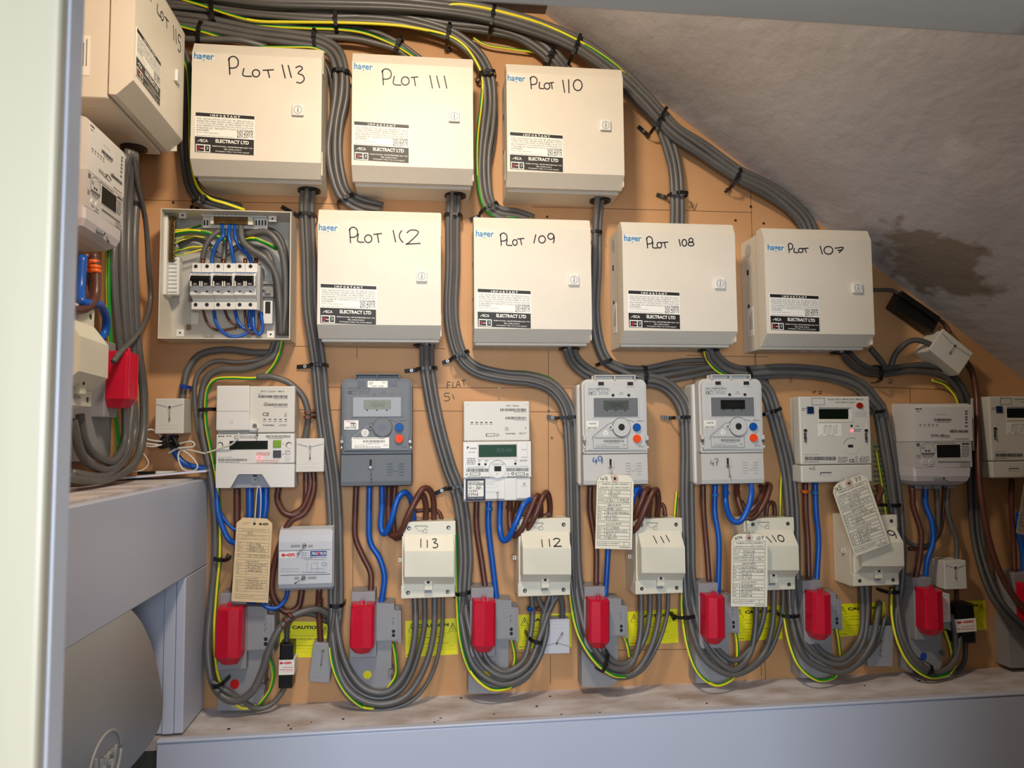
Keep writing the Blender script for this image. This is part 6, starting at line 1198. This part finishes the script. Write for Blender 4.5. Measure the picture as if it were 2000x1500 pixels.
# 108
tail([(1782, 950, 36), (1784, 990, 36), (1799, 1040, 44), (1796, 1090, 44), (1788, 1132, 44)], brown, 'brown tail under the rounded meter')
tail([(1808, 950, 36), (1808, 985, 36), (1820, 1020, 44), (1822, 1060, 46), (1810, 1100, 46), (1808, 1145, 44)], blue, 'bright blue tail under the rounded meter')
tail([(1828, 950, 34), (1832, 990, 34), (1832, 1030, 30), (1822, 1060, 24), (1790, 1066, 20), (1765, 1050, 20), (1752, 1020, 20)], cableg, 'grey tail hooking left behind the brown tail under the rounded meter', 4.8)
tail([(1852, 950, 34), (1850, 985, 34), (1856, 1020, 30), (1868, 1055, 30), (1868, 1098, 30)], cableg, 'grey tail from the rounded meter to the grey-white connector block', 5.4)
tail([(1845, 950, 26), (1842, 1000, 24), (1836, 1040, 22), (1810, 1070, 18), (1775, 1072, 16)], brown, 'thin dark brown tail behind the grey ones under the rounded meter', 4)
tail([(1868, 1148, 26), (1870, 1190, 26)], brown, 'short brown tail between the grey-white and black blocks at right', 4.5)
tail([(1886, 1250, 24), (1884, 1290, 34), (1868, 1312, 40), (1850, 1300, 40)], cabled, 'dark cable under the black block at lower right', 5)
# 107
tail([(1976, 935, 28), (1976, 1000, 28), (1980, 1060, 30), (1982, 1120, 40)], brown, 'brown tail behind the grubby card at the right edge')
tail([(1990, 1000, 34), (1990, 1040, 34), (1998, 1080, 34), (2000, 1135, 40)], blue, 'blue tail at the right edge below the grubby card')
tail([(1988, 1003, 60), (2010, 1003, 60)], blue, 'stub of blue cable crossing the right photo edge', 5)
# --- risers under isolators and small earths at the cut-outs
for pts, lb in (([(497+20, 1262, 40), (528, 1290, 44), (534, 1320, 46), (526, 1350, 46), (505, 1378, 44)], 'green earth loop at the red-dot cut-out'), ([(768, 1256, 40), (774, 1290, 44), (773, 1320, 44), (755, 1348, 44)], 'green earth loop at the yellow-dot cut-out left of isolator 113'),
                ([(999, 1246, 40), (1006, 1280, 44), (1002, 1312, 44)], 'green earth lead behind the loop under isolator 112'), ([(1217, 1236, 40), (1226, 1262, 44), (1230, 1285, 44)], 'yellow earth lead by the cut-out below the 49 card'),
                ([(1436, 1228, 40), (1440, 1262, 44), (1438, 1300, 46), (1425, 1326, 46)], 'green earth loop at the cut-out under the upright card'), ([(1633, 1222, 40), (1638, 1250, 44), (1642, 1285, 40)], 'yellow earth lead by the cut-out left of isolator 109'),
                ([(1846, 1232, 40), (1856, 1262, 44), (1860, 1290, 46), (1852, 1312, 46)], 'green and yellow earth lead at the blue-dot cut-out')):
    earth(pts, lb, r=3.4, twist=.4 if 'green' in lb else .1)
tail([(1698, 1140, 40), (1698, 1180, 38), (1697, 1228, 26)], brown, 'brown riser from isolator 109 to the grey block', 5)
# --- left wall: vertical bundle from the 115 box, loops on the casing
dl = lambda px, out=20: 1570-(-(XL+out/1000))*F/(822-px)*1000
gl = 'long grey cable hanging down the left wall corner from the PLOT 115 box'
for pts, r in (([(252, 292), (240, 380), (238, 500), (243, 620), (252, 720), (262, 800), (262, 850), (240, 900), (200, 930), (140, 925)], 7.2), ([(262, 300), (266, 380), (262, 470), (264, 580), (270, 680), (280, 760), (280, 840), (265, 900), (225, 930), (175, 938), (120, 930)], 7.6),
               ([(246, 300), (228, 400), (222, 500), (226, 600), (236, 700), (244, 800), (242, 862), (222, 900), (190, 892), (166, 862), (156, 810)], 6.6), ([(256, 300), (252, 400), (250, 520), (256, 640), (262, 740), (254, 830), (246, 880), (215, 916), (178, 908), (156, 880), (142, 820)], 6.6)):
    cable([(x, y, dl(x, 22 if y > 300 else 45)) for x, y in pts], r, cableg, gl, gl)
cable([(x, y, dl(x, o)) for x, y, o in ((258, 296, 50), (268, 360, 40), (284, 430, 30), (290, 520, 20), (294, 580, 12), (285, 625, 20), (262, 660, 36), (235, 688, 60), (222, 706, 62))], 4.6, cableg, 'thin grey cable bowing out to the right and crossing the left corner bundle')
earth([(x, y, dl(x, 14)) for x, y in ((212, 490), (211, 560), (214, 640), (219, 720), (224, 800), (230, 860), (228, 890))], 'green and yellow earth cable down the left wall', r=4.2, twist=.1)
cable([(x, y, dl(x, o)) for x, y, o in ((162, 500, 40), (158, 560, 40), (160, 590, 50), (175, 592, 50), (195, 596, 46), (207, 620, 40), (205, 648, 34), (192, 668, 30))], 6.6, blue, 'blue tail looping above the isolator on the left wall')
cable([(x, y, dl(x, o)) for x, y, o in ((184, 495, 46), (188, 540, 50), (186, 580, 52), (170, 600, 52), (150, 606, 50), (130, 600, 50))], 6.6, brown, 'brown tail hooking left above the isolator on the left wall')
cable([(x, y, dl(x, o)) for x, y, o in ((168, 495, 30), (172, 540, 30), (168, 575, 32), (150, 585, 32))], 6.0, brown, 'darker brown tail behind the orange bands')
for (x, y, o) in ((184, 512, 46), (186, 522, 48), (187, 530, 49), (170, 518, 32), (171, 528, 32)):
    k = MB(); v = W(x, y, dl(x, o)); k.tubew([v+Vector((0, 0, -.003)), v+Vector((0, 0, .003))], .0078, orange, 14); solo('sleeve_band', k, 'orange sleeve band round a brown tail on the left wall', 'cable band', 'orange sleeve bands under the left wall meter')
# --- white cord and tape by the left connector block
cable([(402, 885, 60), (430, 876, 66), (452, 868, 72), (464, 856, 76), (466, 846, 74)], 1.8, whitec, 'white cord from the taped coil up to the leftmost meter hub', name='cord')
cable([(330, 868, 40), (300, 840, 50), (283, 845, 60), (288, 858, 60), (320, 864, 56), (300, 872, 60), (262, 868, 80), (250, 880, 90), (270, 866, 80), (330, 870, 46), (372, 862, 50), (378, 872, 50), (345, 876, 50), (330, 885, 46), (350, 874, 44)], 1.7, whitec, 'coil of thin white cord bunched by the black tape', name='cord', k=8)
cable([(345, 872, 44), (372, 890, 50), (386, 910, 54), (376, 920, 50), (356, 915, 46), (348, 890, 46), (360, 878, 46), (402, 886, 58)], 1.7, whitec, 'loop of thin white cord hanging below the tape', name='cord', k=8)
cable([(262, 872, 70), (280, 886, 60), (290, 905, 56), (278, 918, 60), (258, 921, 70)], 1.3, whitec, 'small loop of white cord against the left wall', name='cord', k=8)
cable([(335, 850, 30), (340, 880, 30), (360, 905, 32), (395, 914, 30), (420, 912, 24)], 6.0, blue, 'blue tail from the left connector block passing behind the meter bundle')
k = MB(WF); rr = random.Random(3)
pts = []
for i in range(26): pts.append((332+rr.uniform(-22, 18), 860+rr.uniform(-10, 14), 48+rr.uniform(-12, 12)))
k.tube(pts, 3.2, mat('black_tape', (12, 12, 13), .6), 7, 3); solo('tape_wad', k, 'wad of black tape binding the white cord under the left connector block', 'tape')
k = MB(WF); k.box(268, 921, 303, 927, 14, 26, black, 1); k.box(303, 920, 345, 926, 14, 22, white, .6); k.box(360, 910, 363, 922, 16, 20, white, .5); solo('cable_clip_strip', k, 'black and white clip strip lying on the loose cover strip', 'clip')
# ------------------------------------------------------------------ straps and clips
def strap(px, py, half, ang, d, label, tl=None, m=None, wd=3.4, name='cable_strap'):
    """band wrapped over a bundle: half-length in px, direction angle, height of the bundle in mm; tl = (px, py) of the screwed tail end"""
    m = m or black; root = link(name, None); tag(root, label, 'cable strap'); c0 = W(px, py, 0); root.location = c0
    a = math.radians(ang); u = W(px+1, py, d)-W(px, py, d); s_ = abs(u.x); ex, ez = math.cos(a), -math.sin(a); h = half*s_*1.06; w = W(px, py, d); ox, oz = w.x-c0.x, w.z-c0.z
    H = d/1000; prof = [(-h, .004), (-h*1.02, H*.55), (-h*.82, H*.92), (-h*.4, H), (h*.4, H), (h*.82, H*.92), (h*1.02, H*.55), (h, .004)]
    k = MB(); vs = []; fs = []; pv = (-ez, ex)             # along the cables
    for q, (t, y) in enumerate(prof):
        sc_ = .0
        for th in (0, .0016):
            n_ = 1 if th else 0; tt = t+(.0014*(1 if t > 0 else -1) if n_ else 0); yy = y+(.0016 if n_ and y > .01 else 0)
            for sd in (-1, 1): vs.append((ox+tt*ex+sd*wd/1000*pv[0], -yy, oz+tt*ez+sd*wd/1000*pv[1]))
    n = len(prof)
    for q in range(n-1):
        A_, B_ = q*4, (q+1)*4
        fs += [(A_+2, A_+3, B_+3, B_+2), (A_, A_+1, B_+1, B_), (A_, A_+2, B_+2, B_), (A_+1, A_+3, B_+3, B_+1)]
    k.add(vs, fs, m); link('band', k.mesh('band'), root)
    k = MB(); c = h*.15; k.boxw(ox-.0045, ox+.0045, -H-.0045, -H, oz-.004, oz+.004, m, .001); link('buckle', k.mesh('buckle'), root)
    if tl:
        t = W(tl[0], tl[1], 3)-c0; sgn = -1 if (t.x*ex+t.z*ez) < 0 else 1; s0 = Vector((ox+sgn*h*.9*ex, 0, oz+sgn*h*.9*ez)); dv = Vector((t.x, 0, t.z))-s0; L = dv.length; dv.normalize(); pp = Vector((-dv.z, 0, dv.x))*.0042
        k = MB(); q = [s0-pp, s0+pp, Vector((t.x, 0, t.z))+pp, Vector((t.x, 0, t.z))-pp]; hts = (.008, .008, .003, .003)
        k.add([(v.x, -h_, v.z) for v, h_ in zip(q, hts)]+[(v.x, -h_-.002, v.z) for v, h_ in zip(q, hts)], [(0, 1, 2, 3), (4, 5, 6, 7), (0, 1, 5, 4), (1, 2, 6, 5), (2, 3, 7, 6), (3, 0, 4, 7)], m); link('tail', k.mesh('tail'), root)
        sp = s0+dv*L*.45; k = MB(); n = 12; yb = -.0075
        k.add([(sp.x+.0042*math.cos(2*math.pi*i/n), yb, sp.z+.0042*math.sin(2*math.pi*i/n)) for i in range(n)]+[(sp.x+.0034*math.cos(2*math.pi*i/n), yb-.0018, sp.z+.0034*math.sin(2*math.pi*i/n)) for i in range(n)], [tuple(range(n, 2*n))]+[(i, (i+1) % n, (i+1) % n+n, i+n) for i in range(n)], chrome)
        k.add([(sp.x+.0015*math.cos(2*math.pi*i/6), yb-.002, sp.z+.0015*math.sin(2*math.pi*i/6)) for i in range(6)], [tuple(range(6))], dark); link('screw', k.mesh('screw'), root)
    return root
for a in ((413, 15, 22, 85, 74, 'black strap on the top trunk above the left corner of the PLOT 113 box', None), (655, 29, 22, 88, 62, 'black strap round the second trunk above the gap right of PLOT 113', None), (643, -2, 14, 88, 66, 'black strap cut by the top photo edge above PLOT 113', None),
          (388, 58, 24, 96, 76, 'black strap beside the top left corner of the PLOT 113 box', None), (613, 70, 20, 88, 62, 'black strap above the top right corner of the PLOT 113 box', None), (963, 25, 24, 100, 64, 'black strap on the topmost trunk right of centre', None),
          (876, 58, 19, 100, 54, 'black strap where the second trunk splits, above the right corner of PLOT 111', (881, 96)), (1127, 84, 25, 112, 62, 'black strap on the topmost trunk above PLOT 110', (1092, 112)), (777, 84, 20, 112, 54, 'black strap above the top edge of the PLOT 111 box', (758, 112)),
          (1075, 105, 19, 120, 48, 'black strap at the top edge of the rightmost top-row box', (1052, 132)), (665, 136, 18, 4, 56, 'black strap in the first gap of the top row', (640, 148)), (952, 139, 17, -10, 52, 'black strap in the second gap of the top row', (930, 153)),
          (1292, 227, 26, 122, 56, 'black strap where the soffit trunk splits beside PLOT 110', (1246, 247)), (1441, 344, 20, 118, 46, 'black strap on the soffit trunk above the gap between PLOT 108 and 107', (1426, 368)), (1329, 376, 17, -4, 42, 'black strap on the feed above the PLOT 108 box', (1282, 380)),
          (674, 386, 18, -32, 46, 'black strap in the gap just over the PLOT 112 box', None), (957, 402, 19, -30, 50, 'black strap with a stray tail on the second middle-row box', (918, 430)), (387, 388, 16, -28, 60, 'black strap above the open board', (372, 404)),
          (598, 417, 16, 2, 42, 'black strap under PLOT 113 at the open board corner', (550, 404)), (620, 712, 16, 0, 38, 'black strap below the left corner of PLOT 112', (580, 717)), (833, 719, 19, -4, 40, 'black strap right of the dark meter, below PLOT 112', (790, 725)),
          (886, 418, 16, 2, 42, 'black strap under PLOT 111 beside the PLOT 112 box', None), (899, 692, 18, -25, 44, 'black strap between PLOT 112 and PLOT 109 lower corners', (864, 709)), (1165, 452, 12, 2, 40, 'black strap right of the top corner of PLOT 109', None),
          (1184, 706, 13, -20, 38, 'short black strap below the right corner of PLOT 109', None), (1262, 733, 18, 92, 46, 'black strap above the 49 meter where two bundles meet', None), (1465, 731, 15, 80, 44, 'black strap above the 47 meter', None), (1721, 729, 14, 90, 40, 'black strap between PLOT 107 and the rounded meter', None),
          (1112, 815, 20, -3, 44, 'black strap left of the 49 meter', (1068, 814)), (1337, 815, 18, -2, 44, 'black strap with pale screw, right of the meter with blue handwriting', (1290, 815)), (1512, 803, 18, -18, 40, 'black strap close to the rightmost round-cornered meter, without tail', None), (1716, 804, 17, -8, 46, 'black strap between the navy-button meter and the rounded meter', None),
          (893, 951, 20, -12, 44, 'black strap left foot of the green-display meter', (850, 964)), (656, 1184, 13, 0, 52, 'black strap left of the yellow-dot cut-out under the dark meter', None), (905, 1160, 14, -8, 56, 'black strap right foot of isolator 113', (890, 1168)), (1048, 1254, 13, 20, 72, 'black strap on the risers left of the pale connector block', None),
          (1183, 1297, 20, 110, 92, 'black strap on the loop below the 49 card', None), (1342, 1206, 18, -2, 58, 'black strap left of the cut-out under the upright card', (1318, 1210)), (1549, 1204, 16, 0, 58, 'black strap left of the cut-out beside isolator 109', None), (1748, 1157, 12, 0, 46, 'black strap left of the blue-dot cut-out', None), (1748, 987, 14, 0, 40, 'black strap above the right corner of isolator 109', None),
          (1818, 1312, 12, 120, 88, 'black strap at the bottom of the blue-dot loop', None), (400, 800, 14, -4, 46, 'black strap left of the leftmost meter', None), (424, 1340, 13, -20, 86, 'black strap at the foot of the leftmost loop', None), (428, 1093, 12, 10, 44, 'black strap halfway down the leftmost bundle', (442, 1084))):
    strap(*a)
strap(359, 755, 8, 10, 40, 'blue strap above the connector block by the left wall', (370, 762), mat('blue_strap', (20, 60, 150), .4))
for (x, y, lb) in ((602, 806, 'upper brown clip on the arching cable by the off-white connector block'), (601, 815, 'lower brown clip on the arching cable by the off-white connector block')): strap(x, y, 8, 0, 46, lb, (612, y+2), brn_sheath, 2.6, 'cable_clip')
def sleeve(px, py, ang, d, r, ln, m, label, grp=None):
    a = math.radians(ang); c = W(px, py, d); dv = Vector((math.cos(a), 0, -math.sin(a)))*ln/2000; k = MB(); k.tubew([c-dv, c+dv], r/1000, m, 14); solo('sleeve_band', k, label, 'cable band', grp)
for x, y, lb in ((575, 1197, 'lower'), (566, 1205, 'middle'), (558, 1213, 'upper')): pass
for i, (x, y) in enumerate(((553, 1222), (560, 1212), (568, 1202))): sleeve(x, y, -50, 58, 8.0, 5, brn_sheath, 'brown tape band on the thick cable above the black block', 'brown tape bands on the thick cable above the black block')
for i, y in enumerate((1172, 1180, 1188)): sleeve(624, y, 90, 25, 7.2, 5, brn_sheath, 'brown band on the tail below the e-on isolator', 'brown bands below the e-on isolator')
sleeve(1036, 1189, 90, 44, 6.8, 7, btnb, 'blue band on the leftmost riser under isolator 112')
sleeve(1052, 1189, 90, 44, 6.6, 6, brn_sheath, 'brown band on the second riser under isolator 112')
for x, y, m_, lb in ((1397, 967, blue, 'blue sleeve band on the left blue tail of the 47 meter'), (1418, 963, blue, 'blue sleeve band on the second blue tail of the 47 meter'), (1440, 962, orange, 'orange sleeve band under the 47 meter'), (1573, 960, orange, 'orange sleeve band under the navy-button meter'), (1592, 962, blue, 'blue sleeve band under the navy-button meter'), (995, 990, brn_sheath, 'brown sleeve band under the green-display meter'), (955, 994, blue, 'blue sleeve band on the left blue tail of the green-display meter')):
    sleeve(x, y, 90, 34 if x != 1418 else 44, 7.2, 7, mat('light_blue_band', (40, 120, 190), .35) if m_ is blue else m_, lb)
strap(1070, 1004, 10, -10, 40, 'brown cable tie on the brown loops above isolator 112', None, brn_sheath, 2.4, 'cable_tie')

# small things on the board and ledge
k = MB(WF); k.box(1703, 862, 1736, 1010, .2, .8, mat('yellowed_paper', (170, 152, 104), .85, var=.15, nscale=30)); k.dashes(1706, 870, 1732, 1000, 1.1, gink, 14); solo('printed_notice', k, 'yellowed printed notice mostly hidden behind the bundle right of the navy-button meter', 'notice')
k = MB(WF); k.box(1898, 778, 1903, 880, .5, 22, white, .5); solo('trunking_strip', k, 'narrow white plastic strip standing beside the long brown cable', 'strip')
k = MB(); rr = random.Random(11)
for i in range(34):
    x = rr.uniform(-.35, 1.2); y = rr.uniform(-.145, -.02); s_ = rr.uniform(.0008, .0026); a = rr.uniform(0, 3)
    k.boxw(x-s_, x+s_, y-s_*.5, y+s_*.5, ZS, ZS+rr.uniform(.0008, .002), dark if i % 3 else mdf)
o = link('debris', k.mesh('debris')); tag(o, 'tiny dark chips and crumbs scattered on the dusty ledge', 'debris', kind='stuff')
